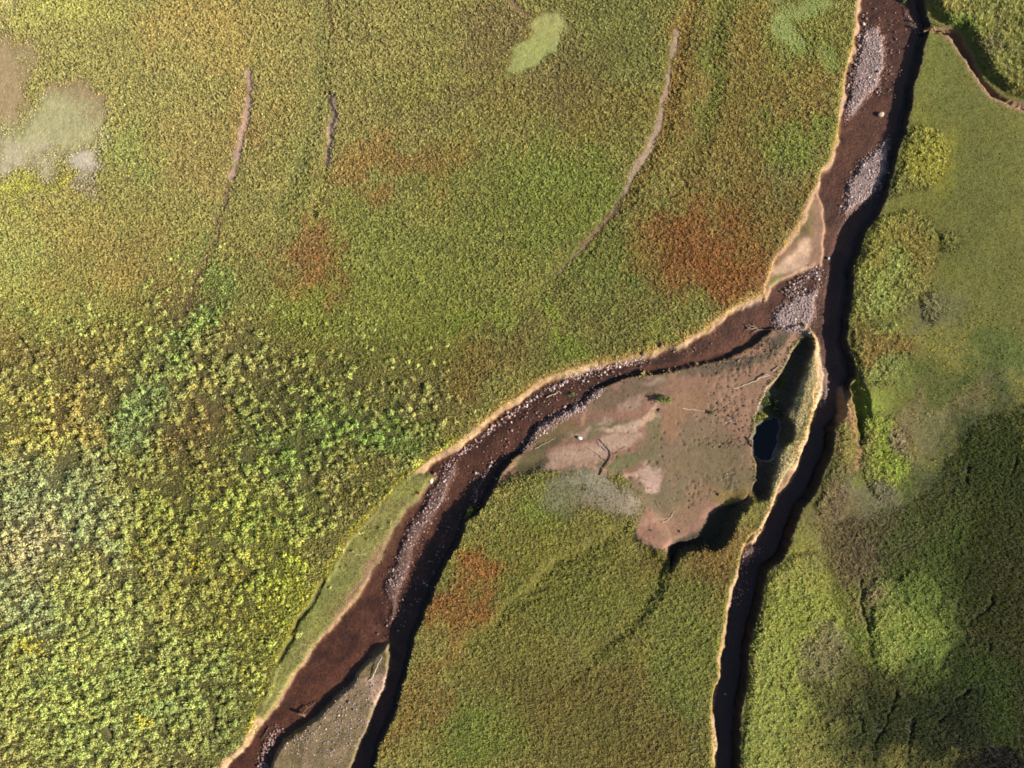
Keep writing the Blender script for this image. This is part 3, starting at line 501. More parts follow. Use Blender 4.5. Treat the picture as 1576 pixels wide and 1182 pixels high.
M_MUD = material("mud", 2.2, .16, .85, .045, 3.0)
M_BED = material("stream_bed", 2.6, .6, .6, .11, 2.6)
M_GRASS = material("grass", 1.2, .16, .8, 0, 1, .25, .1)
M_STONE = material("stone", 6, .2, .75, .01, 20, 0, .3)
M_WOOD = material("weathered_wood", 5, .3, .8, .01, 30)
M_BARK = material("bark", 8, .3, .9, .01, 30, base=(.12, .09, .06))

# terrain: one grid, cut into the surfaces one can name
FS = 0.14
def axis(a):
    c = np.arange(-a, a + FS / 2, FS); e = [a + 1.0]
    while e[-1] < 1800: e.append(e[-1] + (e[-1] - a) * .5 + 1.0)
    e = np.array(e); e[0] = c[-1] + 1.0; return np.concatenate([-e[::-1], c, e])
ax, ay = axis(90.02), axis(70.0); X, Y = np.meshgrid(ax, ay); nx, ny = len(ax), len(ay)
Z = sample(h, X, Y)
edge = sm((np.maximum(np.abs(X) - 93, np.abs(Y) - 71)) / 25); Z = Z * (1 - edge)
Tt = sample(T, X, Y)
gr = sample(DEN * (1 - SHORT), X, Y)
n1 = fbm(X, Y, .48, 2, 3, .7) - .5
Z = Z + n1 * (.03 + .12 * gr * (1 - edge))
scr_t = sample(SCR, X, Y)
Z = Z + .25 * scr_t * gr * (fbm(X, Y, 1.7, 6, 2) - .5)
ft = (1 + .5 * (fbm(X, Y, .5, 3, 3, .8) - .5))[..., None]
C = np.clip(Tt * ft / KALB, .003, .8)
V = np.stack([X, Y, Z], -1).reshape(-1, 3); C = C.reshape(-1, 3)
idx = np.arange(nx * ny).reshape(ny, nx)
F = np.stack([idx[:-1, :-1], idx[:-1, 1:], idx[1:, 1:], idx[1:, :-1]], -1).reshape(-1, 4)
cx = (X[:-1, :-1] + X[1:, 1:]) / 2; cy = (Y[:-1, :-1] + Y[1:, 1:]) / 2
def cs(Fd): return sample(Fd, cx, cy)
inside = (np.abs(cx) < 95) & (np.abs(cy) < 73)
lowf = (cs(np.maximum(W_A, W_B)) > 0) & inside
zid = np.zeros(cx.shape, int)
zid[(cs(mm) > .5) & inside] = 1                                 # mud flat
zid[((cs(d_tr) > 0) | (cs(d_lake) > 0)) & inside] = 4
zid[lowf] = 2                                                    # banks
zid[lowf & (cs(np.maximum(W_A, W_B)) > 1.05)] = 3               # beds
zid[((cs(d_ridge) > 0) | (cs(d_terr) > .1) | (cs(d_bench) > 0) | (cs(d_spit) > 0)) & inside & (zid > 1)] = 2
zid[(cs(d_isl) > 0) & inside] = 5
zid = zid.ravel()
def sub(name, k, mat, **kw):
    f = F[zid == k]; u, inv = np.unique(f, return_inverse=True)
    o = mesh(name, V[u], inv.reshape(f.shape), C[u], mat, True); o["kind"] = "structure"; return o
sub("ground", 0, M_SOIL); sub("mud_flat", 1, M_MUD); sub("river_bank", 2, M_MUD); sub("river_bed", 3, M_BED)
sub("pond_bed", 4, M_BED); sub("gravel_islet", 5, M_MUD)
def zat(x, y):
    return sample(h, x, y)

# water: a thin clear sheet, brown by its own tint
def water(name, mask_faces, z, tint, rough=.06):
    m = bpy.data.materials.new(name); m.use_nodes = True; n = m.node_tree.nodes; l = m.node_tree.links; n.clear()
    out = n.new("ShaderNodeOutputMaterial"); t = n.new("ShaderNodeBsdfTransparent"); t.inputs[0].default_value = (*tint, 1)
    g = n.new("ShaderNodeBsdfGlossy"); g.inputs["Roughness"].default_value = rough
    ge = n.new("ShaderNodeNewGeometry"); dt = n.new("ShaderNodeVectorMath"); dt.operation = 'DOT_PRODUCT'
    l.new(ge.outputs["Normal"], dt.inputs[0]); l.new(ge.outputs["Incoming"], dt.inputs[1])
    def mth(op, a, b=None):
        q = n.new("ShaderNodeMath"); q.operation = op; q.use_clamp = False
        for i_, v_ in enumerate((a, b)):
            if v_ is None: continue
            if isinstance(v_, (int, float)): q.inputs[i_].default_value = v_
            else: l.new(v_, q.inputs[i_])
        return q.outputs[0]
    schlick = mth('ADD', mth('MULTIPLY', mth('POWER', mth('SUBTRACT', 1.0, mth('ABSOLUTE', dt.outputs["Value"])), 5.0), .98), .02)
    tcn = n.new("ShaderNodeTexCoord"); no = n.new("ShaderNodeTexNoise"); no.inputs["Scale"].default_value = 2.5; no.inputs["Detail"].default_value = 3
    b = n.new("ShaderNodeBump"); b.inputs["Distance"].default_value = .02; b.inputs["Strength"].default_value = .5
    l.new(tcn.outputs["Object"], no.inputs["Vector"]); l.new(no.outputs[0], b.inputs["Height"]); l.new(b.outputs[0], g.inputs["Normal"])
    ms = n.new("ShaderNodeMixShader"); l.new(schlick, ms.inputs[0]); l.new(t.outputs[0], ms.inputs[1]); l.new(g.outputs[0], ms.inputs[2]); l.new(ms.outputs[0], out.inputs[0])
    wx = np.arange(-88, 88.1, .5); wy = np.arange(-66, 66.1, .5); A_, B_ = np.meshgrid(wx, wy)
    ok = mask_faces((A_[:-1, :-1] + .25), (B_[:-1, :-1] + .25)).ravel()
    ii_ = np.arange(A_.size).reshape(A_.shape); f = np.stack([ii_[:-1, :-1], ii_[:-1, 1:], ii_[1:, 1:], ii_[1:, :-1]], -1).reshape(-1, 4)[ok]
    u, inv = np.unique(f, return_inverse=True); v = np.stack([A_.ravel()[u], B_.ravel()[u], z(B_.ravel()[u])], 1)
    o = mesh(name, v, inv.reshape(f.shape), None, m, True); o["kind"] = "structure"; return o
RD = np.maximum(W_A, W_B)
water("river_water", lambda x, y: (sample(RD, x, y) > .3), zw, (.88, .79, .72))
water("pond_water", lambda x, y: (sample(np.maximum(d_pond, d_lake), x, y) > -1.6), lambda y: -1.93 + 0 * y, (.15, .22, .31), .03)  # blue tint stands in for the sky's reflection on the pond

# ------------------------------------------------------------------ grass and sedge
def frame_pts(n, m=9.0):
    return R.uniform(-79 - m, 79 + m, n), R.uniform(-59 - m, 59 + m, n)
def blades(x, y, z, hh, col, nb, wid, lean, up=.25, cvar=.16, hue=.10):
    """nb leaf blades per tuft: a broad-based curved blade of two faces"""
    n = len(x); N = n * nb
    xx = np.repeat(x, nb); yy = np.repeat(y, nb); zz = np.repeat(z, nb); H_ = np.repeat(hh, nb) * R.uniform(.55, 1.15, N)
    ph = R.uniform(0, 2 * np.pi, N); cx_, sx_ = np.cos(ph), np.sin(ph)
    r0 = R.uniform(0, .35, N) * np.repeat(lean * np.ones(n), nb); L = H_ * R.uniform(.35, 1.1, N) * .9
    w = np.repeat(wid * np.ones(n), nb) * R.uniform(.6, 1.3, N)
    bx, by = xx + cx_ * r0, yy + sx_ * r0
    mx_, my_ = bx + cx_ * L * .35 + .05 * H_, by + sx_ * L * .35 + .08 * H_
    tx, ty = bx + cx_ * L + .14 * H_, by + sx_ * L + .22 * H_
    px_, py_ = -sx_ * w / 2, cx_ * w / 2
    v = np.empty((N, 4, 3), np.float32)
    v[:, 0] = np.stack([bx, by, zz - .05], 1)
    v[:, 1] = np.stack([mx_ + px_, my_ + py_, zz + H_ * .72], 1); v[:, 2] = np.stack([tx, ty, zz + H_ * R.uniform(.8, 1.1, N)], 1)
    v[:, 3] = np.stack([mx_ - px_, my_ - py_, zz + H_ * .72], 1)
    tb = R.normal(0, cvar, n); c = col * np.exp(tb)[:, None]
    hu = R.normal(0, hue, (n, 1)) * np.array([1.0, 0.15, -.6]); c = c * np.exp(hu)
    c = np.repeat(c, nb, 0) * np.exp(R.normal(0, .12, (N, 1)))
    cc = np.clip(np.repeat(c, 4, 0), .004, .8)
    f = np.arange(N * 4, dtype=np.int32).reshape(N, 4)
    return v.reshape(-1, 3), f, cc
def join(parts):
    V_, F_, C_ = [], [], []; o = 0
    for v, f, c in parts: V_.append(v); F_.append(f + o); C_.append(c); o += len(v)
    return np.concatenate(V_), np.concatenate(F_), np.concatenate(C_)
KG = 3.0                                           # the plants shade each other
x, y = frame_pts(1280000)
d_ = sample(DEN, x, y); keep = R.random(len(x)) < d_ * .75
x, y = x[keep], y[keep]
kind = np.zeros(len(x), int)                        # which stand a tuft belongs to
kind[sample(RIGHT, x, y) > 0] = 2
isl = (sample(sdf(P(ISLAND_W[:17] + [(760,765),(830,735),(880,745),(930,775),(975,830),(1020,852),(1050,850),(1105,842),(1125,824),(1130,800),(1156,772),(1190,764)] + BOT_LEFT[:14][::-1]), 2), x, y) > 0)
kind[isl] = 1
kind[sample(d_mud, x, y) > .8] = 3
kind[(sample(d_terr, x, y) > 0)] = 4; kind[sample(d_isl, x, y) > 0] = 5; kind[sample(rgr, x, y) > .4] = 6
for i in range(len(STANDS) - 1, -1, -1):
    kind[(sample(ST_SD[i], x, y) > 0) & (kind == 2)] = 10 + i
z = zat(x, y); hh = sample(HGT, x, y); col = sample(M, x, y) * KG / KALB
clump = vn(x, y, .36, 4)
hh = hh * (.35 + .75 * clump)
names = {0: ("meadow_grass", "wide olive and rust meadow grass left of the streams", "grass"),
 1: ("meadow_grass", "olive and rust grass on the island between the two lower streams", "grass"),
 2: ("turf", "short smooth green turf on the flat right of the river", "grass"),
 3: ("sparse_grass", "thin grass growing on the brown mud flat", "grass"),
 4: ("bank_grass", "dark green strip of short grass on the terrace left of the western stream", "grass"),
 5: ("sparse_grass", "thin yellowish grass among the pebbles of the lower islet", "grass"),
 6: ("pale_grass", "pale dry grass on the earth ridge beside the dark pond", "grass")}
scrx = sample(SCR, x, y); col = col * (1 - .27 * scrx * (.6 + .8 * sm(fbm(x, y, 5, 3, 3) * 2 - .5)))[:, None]
for k in np.unique(kind):
    q = np.where(kind == k)[0]
    if k == 0: q = q[R.random(len(q)) > .75 * scrx[q]]
    if len(q) < 5: continue
    small = k in (2, 3, 4, 5)
    if k == 2:
        sp_ = q[(R.random(len(q)) < .07 * sm((-y[q] + 25) / 30) * sm(fbm(x[q], y[q], 6, 2, 3) * 3 - 1))]; hh[sp_] = .24; col[sp_] *= np.array([1.45, 1.4, .9])
    wid = .07 if small else .092; lean = .10 if small else .16
    v, f, c = blades(x[q], y[q], z[q], hh[q], col[q], 4, wid, lean, cvar=.10 if k == 2 else .13, hue=.05 if k == 2 else .06)
    if k >= 10:
        s = STANDS[k - 10]; nm, lb, ct = "sedge_stand", s[2], "sedge"
    else: nm, lb, ct = names[k]
    tag(mesh(nm, v, f, c, M_GRASS), lb, ct, "stuff")

# scrub: low leafy clumps
def leaves(cx_, cy_, cz, rr, hh, col, nl, ls):
    """leaf faces spread over the outer half of low domes"""
    n = len(cx_); N = n * nl
    th = R.uniform(0, 2 * np.pi, N); cp = R.uniform(0.05, 1, N); sp_ = np.sqrt(1 - cp ** 2); rad = R.uniform(.55, 1.08, N)
    lump = 1 + .25 * np.sin(3 * th + np.repeat(R.uniform(0, 6, n), nl)) 
    dx, dy, dz = np.cos(th) * sp_, np.sin(th) * sp_, cp
    RR = np.repeat(rr, nl) * rad * lump; HH = np.repeat(hh, nl) * rad
    p = np.stack([np.repeat(cx_, nl) + dx * RR, np.repeat(cy_, nl) + dy * RR, np.repeat(cz, nl) + dz * HH], 1)
    nrm = np.stack([dx, dy, dz + .25], 1) + R.normal(0, .55, (N, 3)); nrm /= np.linalg.norm(nrm, axis=1)[:, None]
    a = np.cross(nrm, R.normal(0, 1, (N, 3))); a /= np.linalg.norm(a, axis=1)[:, None] + 1e-9; b = np.cross(nrm, a)
    s = (np.repeat(ls * np.ones(n), nl) * R.uniform(.6, 1.3, N))[:, None]
    v = np.stack([p - a * s, p - b * s * .45 + a * s * .1, p + a * s, p + b * s * .45 + a * s * .1], 1).reshape(-1, 3)
    c = np.repeat(col, nl, 0) * np.exp(R.normal(0, .13, (N, 1)))
    return v, np.arange(N * 4, dtype=np.int32).reshape(N, 4), np.clip(np.repeat(c, 4, 0), .004, .8)
def scatter(n, sdv, lo, pw=1.0):
    x, y = frame_pts(n); k = sample(sdv, x, y); ok = R.random(n) < np.clip(k, 0, 1) ** pw
    return x[ok], y[ok]
x, y = scatter(42000, SCR * DEN, 0, 1.7)
inner = sample(SCR, x, y); big = fbm(x, y, 7, 6, 3)
lw = sm((-y - 0) / 45); gap = fbm(x, y, 2.2, 2, 3)
ok = (gap > .47 - .2 * lw * sm((-x - 20) / 30)) | (R.random(len(x)) < .12); x, y, inner, big, lw, gap = [a[ok] for a in (x, y, inner, big, lw, gap)]
rr = R.uniform(.26, .56, len(x)) * (.6 + .6 * inner); hgt = rr * R.uniform(.55, 1.0, len(x)) + .1 + 1.0 * inner * np.clip(gap - .45, 0, 1)
col = sample(M, x, y) * KG / KALB * np.exp(R.normal(-.07, .16, len(x)))[:, None] * np.exp(R.normal(0, .07, (len(x), 1)) * np.array([1, .2, -.8])) * np.array([.98, 1.0, 1.15])
ye = (R.random(len(x)) < .12)[:, None]; col = np.where(ye, col * np.array([1.08, 1.1, .95]), col)
v, f, c = leaves(x, y, zat(x, y), rr, hgt, col, 34, .13)
tag(mesh("scrub", v, f, c, M_GRASS), "yellow-green leafy scrub covering the lower left of the meadow", "scrub", "stuff")
x, y = scatter(3600, SCR * DEN, 0, 1.4); ok = fbm(x, y, 6, 3, 3) > .45; x, y = x[ok], y[ok]; rr = R.uniform(.4, .8, len(x))
col = sample(M, x, y) * KG / KALB * np.exp(R.normal(.0, .15, (len(x), 1))) * np.array([.95, 1.04, 1.1])
v, f, c = leaves(x, y, zat(x, y), rr, rr * R.uniform(.8, 1.2, len(x)), col, 110, .14)
tag(mesh("scrub", v, f, c, M_GRASS), "taller leafy bushes standing out of the lower left scrub", "scrub", "stuff")
# stray clumps towards the meadow, and yellow flowering weeds
x, y = frame_pts(2600); s_ = sample(d_scr, x, y); ok = (s_ > -5.9) & (s_ < 1.5) & (sample(DEN, x, y) > .7) & (sample(RIGHT, x, y) < 0) & (~(sample(mm, x, y) > .1)) & (x < -8) & (sample(d_terr, x, y) < -1.2); x, y = x[ok], y[ok]
rr = R.uniform(.25, .5, len(x)); col = np.tile(lin((138,148,80)) * KG / KALB, (len(x), 1)) * np.exp(R.normal(0, .2, (len(x), 1)))
v, f, c = leaves(x, y, zat(x, y), rr, rr * 1.1, col, 30, .12)
tag(mesh("weed_clumps", v, f, c, M_GRASS), "scattered pale green weed clumps where the scrub thins into the meadow", "weeds", "stuff")
fl = np.concatenate([R.normal(0, 1, (26, 2)) * (8, 9) + (218,1112), R.normal(0, 1, (40, 2)) * (16, 7) + (38,992), R.normal(0, 1, (20, 2)) * (10, 10) + (300,865), R.normal(0, 1, (25, 2)) * (60, 30) + (370,760)])
q = P(fl, .6); z_ = zat(q[:, 0], q[:, 1]) + .45
v, f, c = leaves(q[:, 0], q[:, 1], z_, np.full(len(q), .16), np.full(len(q), .16), np.tile(lin((214,186,36)) * 1.2, (len(q), 1)), 10, .07)
tag(mesh("yellow_flowers", v, f, c, M_GRASS), "tiny yellow flower heads dotted over the leafy scrub", "flowers", "stuff")

# ------------------------------------------------------------------ stones
phi = (1 + 5 ** .5) / 2
ICO = np.array([(-1,phi,0),(1,phi,0),(-1,-phi,0),(1,-phi,0),(0,-1,phi),(0,1,phi),(0,-1,-phi),(0,1,-phi),(phi,0,-1),(phi,0,1),(-phi,0,-1),(-phi,0,1)]) / 1.9
ICF = np.array([(0,11,5),(0,5,1),(0,1,7),(0,7,10),(0,10,11),(1,5,9),(5,11,4),(11,10,2),(10,7,6),(7,1,8),(3,9,4),(3,4,2),(3,2,6),(3,6,8),(3,8,9),(4,9,5),(2,4,11),(6,2,10),(8,6,7),(9,8,1)])
def stones(x, y, z, s, col):
    n = len(x); v = ICO[None] * (1 + R.uniform(-.22, .22, (n, 12, 1)))
    sc = s[:, None] * np.stack([R.uniform(.7, 1.2, n), R.uniform(.6, 1, n), R.uniform(.4, .7, n)], 1); v = v * sc[:, None]
    a = R.uniform(0, 6.28, n); ca, sa = np.cos(a)[:, None], np.sin(a)[:, None]
    vx = v[..., 0] * ca - v[..., 1] * sa; vy = v[..., 0] * sa + v[..., 1] * ca
    v = np.stack([vx + x[:, None], vy + y[:, None], v[..., 2] + (z + s * .2)[:, None]], -1)
    f = (ICF[None] + 12 * np.arange(n)[:, None, None]).reshape(-1, 3)
    return v.reshape(-1, 3), f, np.repeat(col, 12, 0)
def scol(n):
    t = R.random((n, 1)); c = lin((176,154,152)) * (1 - t) + lin((150,122,112)) * t
    c = c * np.exp(R.normal(.12, .4, (n, 1))); return np.clip(c / KALB * 1.0, .02, .62)
GL = {'g1': "long pale pinkish gravel bar at the foot of the left bank of the upper river",
 'g2': "sparse pale pebbles at the right edge of the upper river, just above the earth mound",
 'g3': "grey gravel bar half in cliff shade in the upper river bend",
 'g4': "pale coarse gravel bar where the western stream leaves the river",
 'g5': "narrow gravel strip on the right side of the bright earth ridge",
 'g6': "line of grey gravel under the step of the mud flat's north-west edge",
 'g7': "long pinkish gravel bar below the pale boulder in the western stream",
 'g8': "narrow streak of white pebbles beside the mud tongue of the western stream",
 'g9': "scattered white pebbles downstream of the long gravel bar, beside the big shadow",
 'g10': "small patch of dark gravel in the bay at the foot of the earth ridge"}
for k, d in dg.items():
    a = P(GRAVEL[k], -1.4); lo_, hi_ = a.min(0) - .8, a.max(0) + .8
    dens = {'g2': 5, 'g9': 6, 'g5': 10, 'g10': 7, 'g8': 9, 'g7': 15}.get(k, 52)
    n = int((hi_ - lo_).prod() * dens); x = R.uniform(lo_[0], hi_[0], n); y = R.uniform(lo_[1], hi_[1], n)
    s_ = sample(d, x, y); ok = R.random(n) < sm((s_ + .8) / 1.1) * (.35 + .65 * sm(fbm(x, y, 1.2, 3, 3) * 2.4 - .6)); x, y = x[ok], y[ok]
    s = R.gamma(4, .016, len(x)) + .035
    v, f, c = stones(x, y, zat(x, y), s, scol(len(x)))
    tag(mesh("gravel_bar", v, f, c, M_STONE), GL[k], "gravel", "stuff")
# loose pebbles along the beds and the left foot of the banks
def along(pts, n, w, z):
    q = P(pts, z); L = np.hypot(*(q[1:] - q[:-1]).T); cum = np.concatenate([[0], L.cumsum()]); t = R.uniform(0, cum[-1], n)
    i = np.clip(np.searchsorted(cum, t) - 1, 0, len(L) - 1); g = (t - cum[i]) / L[i]; o = q[i] + (q[i + 1] - q[i]) * g[:, None]
    return o + R.normal(0, w, (n, 2))
TOE = [(988,555),(957,560),(917,566),(889,578),(841,600),(798,630),(760,658),(738,676),(712,696),(687,719)]
BANKST = [along(TOE, 420, .28, -1.5), along([(1331,20),(1322,58),(1314,89),(1305,142)], 60, .3, -1.5)]
q = np.concatenate(BANKST); v, f, c = stones(q[:, 0], q[:, 1], np.maximum(zat(q[:, 0], q[:, 1]), zw(q[:, 1]) - .05), R.gamma(4, .021, len(q)) + .04, scol(len(q)) * 1.15)
tag(mesh("bank_pebbles", v, f, c, M_STONE), "line of white pebbles at the water's edge under the left bank of the streams", "pebbles", "stuff")
BEDST = [along([(957,575),(930,572),(905,580),(880,585)], 150, .8, -1.5), along([(880,585),(850,608),(800,650),(770,690),(745,730),(715,770),(690,820),(655,880),(620,940),(600,980)], 330, 1.0, -1.5),
         along([(1355,10),(1370,60),(1378,100),(1360,150)], 90, 1.2, -1.5), along([(1250,420),(1225,440),(1210,452),(1240,450)], 260, .5, -1.5), along([(1240,415),(1262,416),(1255,430)], 140, .35, -1.5),
         along([(1150,850),(1140,890),(1128,930),(1150,900)], 90, .5, -1.5), along([(1100,520),(1000,565),(960,575)], 60, 1.0, -1.5), along([(430,1120),(408,1150),(400,1180),(412,1185)], 260, .35, -1.5)]
q = np.concatenate(BEDST); v, f, c = stones(q[:, 0], q[:, 1], np.maximum(zat(q[:, 0], q[:, 1]), zw(q[:, 1]) - .07), R.gamma(4, .018, len(q)) + .03, scol(len(q)))
tag(mesh("bed_pebbles", v, f, c, M_STONE), "loose pebbles strewn over the brown shallow bed of the streams", "pebbles", "stuff")
q = np.concatenate([along([(575,1050),(560,1090),(530,1130),(500,1170)], 330, 1.4, -1.1), along([(440,1150),(480,1130),(520,1090),(545,1060)], 300, 1.2, -1.1)])
q = q[sample(d_isl, q[:, 0], q[:, 1]) > .1]
v, f, c = stones(q[:, 0], q[:, 1], zat(q[:, 0], q[:, 1]), R.gamma(4, .017, len(q)) + .03, scol(len(q)) * .95)
tag(mesh("islet_pebbles", v, f, c, M_STONE), "pale pebbles scattered over the grassy islet at the bottom", "pebbles", "stuff")
# dark clods on the mud flat
q = np.concatenate([R.normal(0, 1, (130, 2)) * (20, 18) + (1122,632), R.normal(0, 1, (150, 2)) * (16, 10) + (1180,530), R.normal(0, 1, (110, 2)) * (28, 9) + (1135,556), R.normal(0, 1, (60, 2)) * (26, 5) + (1128,682), R.normal(0, 1, (30, 2)) * (30, 20) + (1060,770)]); q = P(q, -1)
q = q[(sample(d_mud, q[:, 0], q[:, 1]) > .3) & (sample(W_B, q[:, 0], q[:, 1]) < .1)]
cc = np.clip(lin((124,98,82)) / KALB * np.exp(R.normal(-.1, .4, (len(q), 1))), .01, .5)
v, f, c = stones(q[:, 0], q[:, 1], zat(q[:, 0], q[:, 1]), R.gamma(5, .015, len(q)) + .035, cc)
tag(mesh("mud_clods", v, f, c, M_MUD), "brown clods and crumbs of earth strewn over the upper mud flat", "clods", "stuff")

def boulder(u, v_, size, col, label, name="boulder", cat="boulder", z=None, flat=.6, group=None):
    """one rounded stone: subdivided, dented, sunk a little into the ground"""
    x, y = pt(u, v_, -1 if z is None else z)
    zz = float(zat(np.array([x]), np.array([y]))[0]); zz = max(zz, zw(y) - .05)
    import bmesh
    bm = bmesh.new(); bmesh.ops.create_icosphere(bm, subdivisions=3, radius=1)
    sd = R.uniform(0, 50, 3); sc = np.array([size * R.uniform(.9, 1.25), size * R.uniform(.65, .95), size * flat]); an = R.uniform(0, 3.14)
    for w_ in bm.verts:
        c_ = np.array(w_.co); n_ = vn(np.array([c_[0] + sd[0]]), np.array([c_[1] + c_[2] * .7 + sd[1]]), .7, 3)[0] - .5
        c_ = c_ * (1 + .5 * n_); c_ = np.sign(c_) * np.abs(c_) ** .85 * sc
        w_.co = (c_[0] * math.cos(an) - c_[1] * math.sin(an), c_[0] * math.sin(an) + c_[1] * math.cos(an), c_[2])
    me = bpy.data.meshes.new(name); bm.to_mesh(me); bm.free()
    attr(me, np.tile(np.clip(lin(col) / KALB, .01, .75), (len(me.vertices), 1)) * np.exp(R.normal(0, .06, (len(me.vertices), 1))))
    me.materials.append(M_STONE); o = bpy.data.objects.new(name, me); COL.objects.link(o); o.location = (x, y, zz + size * flat * .45)
    return tag(o, label, cat, None, group)
boulder(663,740,.42,(236,216,184), "large cream boulder on the bank above the long gravel bar")
boulder(668,730,.3,(150,112,88), "small brown boulder just above the large cream boulder on the bank")
boulder(892,674,.34,(232,226,220), "white stone with a dark shadow, alone on the west of the mud flat")
boulder(1356,176,.4,(204,176,150), "brown boulder standing in the middle of the upper river")
boulder(1350,111,.26,(60,48,46), "dark stone on the right edge of the long upper gravel bar")
boulder(1309,142,.22,(70,58,54), "dark stone beside the left bank at the waist of the upper gravel bar", z=-1.4)
boulder(1306,154,.18,(60,50,48), "smaller dark stone just below another at the left bank of the upper gravel bar", z=-1.4)
boulder(1328,38,.24,(236,214,190), "pale stone on the left bank above the upper gravel bar", z=-1.2)
boulder(1016,532,.42,(92,70,56), "larger dark clod of earth notched into the left bank of the western stream", "earth_clod", "clod", z=-.3)
boulder(988,545,.3,(84,62,50), "small dark clod on the left bank, west of the larger notched clod", "earth_clod", "clod", z=-.3)
boulder(1117,1069,.17,(120,180,200), "small pale blue object in the shaded straight channel", "stone", "stone", z=-1.5)  # pale blue speck of unknown kind, built with the stone shape
boulder(1274,398,.2,(222,226,232), "single whitish speck standing in for a water glint in the black pool below the river fork", "stone", "stone", z=-1.5)  # glint on the water, added as a pale solid
boulder(1014,631,.22,(92,64,46), "small brown clod left of the pale sand streak, below the round green bush", "earth_clod", "clod")
boulder(1046,818,.2,(80,58,48), "dark clod on the reddish floor of the mud hollow, close to the shadow", "earth_clod", "clod")
boulder(1001,815,.2,(96,66,52), "dark clod at the left end of the reddish mud hollow", "earth_clod", "clod")
boulder(1106,1021 - 260,.2,(92,70,56), "dark clod above the shaded hollow, beside the last hoof prints", "earth_clod", "clod")
for i, (u, v_, s) in enumerate([(930,573,.22),(925,577,.18),(935,569,.15),(903,576,.2),(890,582,.16),(897,586,.16)]):
    boulder(u, v_, s, (204,182,170), ["pale stone in mid-stream north of the mud flat, middle of the trio","pale stone in the bed, left one of the mid-stream trio","small pale stone at the top of the mid-stream trio","pale stone at the water's edge west of the mid-stream trio","small stone by the left bank at the narrow dark bend","small stone below its neighbour in the narrow dark bend"][i], "stone", "stone", z=-1.5)

# ------------------------------------------------------------------ dead wood
def tube(pts, rad, sides=8):
    p = np.array(pts, float); n = len(p); v = []; 
    for i in range(n):
        t = p[min(i + 1, n - 1)] - p[max(i - 1, 0)]; t /= np.linalg.norm(t) + 1e-9
        a = np.cross(t, (0, 0, 1.0)); a = a / np.linalg.norm(a) if np.linalg.norm(a) > 1e-3 else np.array([1., 0, 0]); b = np.cross(t, a)
        for k in range(sides):
            an = 2 * math.pi * k / sides; v.append(p[i] + (a * math.cos(an) + b * math.sin(an)) * rad[i] * (1 + R.uniform(-.12, .12)))
    f = [(i * sides + k, i * sides + (k + 1) % sides, (i + 1) * sides + (k + 1) % sides, (i + 1) * sides + k) for i in range(n - 1) for k in range(sides)]
    return np.array(v), np.array(f)
def wood_path(pts, z, r0, r1, lift=None, sub=5):
    """a knotty line through photograph points; lift = extra height at each point"""
    q = P(pts, z); lift = lift or [0] * len(pts); o = []; 
    for i in range(len(q) - 1):
        for s in range(sub):
            t = s / sub; xy = q[i] * (1 - t) + q[i + 1] * t; o.append((*xy, lift[i] * (1 - t) + lift[i + 1] * t))
    o.append((*q[-1], lift[-1])); o = np.array(o); g = np.maximum(zat(o[:, 0], o[:, 1]), zw(o[:, 1]) - .05); L = np.linspace(0, 1, len(o)); rad = r0 + (r1 - r0) * L
    o[1:-1, :2] += R.normal(0, .04, (len(o) - 2, 2)); o[:, 2] += g + rad * .75; return o, rad
def driftwood(name, label, cat, main, z, r0, r1, col, lift=None, branches=()):
    o, rad = wood_path(main, z, r0 * .8, r1 * .8, lift); root = bpy.data.objects.new(name, None); COL.objects.link(root); root.location = o[0]; root.empty_display_size = .3
    tag(root, label, cat); bpy.context.view_layer.update
    def part(nm, pts, rr):
        v, f = tube(pts - o[0], rr); c = np.tile(np.clip(lin(col) / KALB, .02, .7), (len(v), 1)) * np.exp(R.normal(0, .1, (len(v), 1)))
        w_ = mesh(nm, v, f, c, M_WOOD, True); w_.parent = root
    part("trunk", o, rad)
    for b in branches:
        bo, br = wood_path(b[0], z, b[1] * .8, b[1] * .3, b[2] if len(b) > 2 else None); part("branch", bo, br)
    return root
PALE, GREY, DARK = (222,204,180), (170,146,128), (96,76,62)
driftwood("dead_tree", "dead forked tree standing on the pale sand of the mud flat, throwing two long shadows", "dead tree",
    [(923,731),(928,722),(937,713),(943,706),(946,697),(952,690),(959,686)], -.9, .12, .08, (150,116,92), [0,.1,.15,.2,.3,.9,1.5],
    [([(946,697),(950,694),(957,689)], .08, [.5,1.1,1.6]), ([(937,713),(940,704),(938,697)], .07, [.1,.9,1.7]), ([(928,722),(924,716)], .05, [.1,.5])])
driftwood("driftwood_branch", "pale y-shaped branch above the reddish mud hollow", "branch", [(1018,804),(1026,802),(1031,797),(1035,790),(1038,786)], -1, .06, .05, PALE, None, [([(1031,797),(1022,798),(1005,798)], .05)])
driftwood("driftwood_branch", "short dark branch lying in the olive grass of the mud flat", "branch", [(1008,770),(1011,776),(1014,782)], -1, .05, .04, (140,118,80))
driftwood("driftwood_branch", "twisted branch with a root knot on the east of the mud flat", "branch", [(1116,731),(1120,728),(1126,728),(1133,725)], -1, .09, .03, GREY, None, [([(1119,730),(1119,734)], .05), ([(1117,731),(1113,728)], .05)])
driftwood("driftwood_branch", "thin pale branch east of the round green bush", "branch", [(1050,628),(1058,630),(1068,630),(1076,632),(1085,633)], -1, .06, .03, PALE, None, [([(1068,630),(1071,636),(1067,640)], .05)])
driftwood("driftwood_log", "long slim pale log pointing at the dark trough beside the pond", "log", [(1183,577),(1172,580),(1160,587),(1148,591),(1138,596),(1128,597)], -1, .11, .05, PALE, [.35,.15,0,0,0,0], [([(1182,577),(1177,576),(1173,580)], .12)])
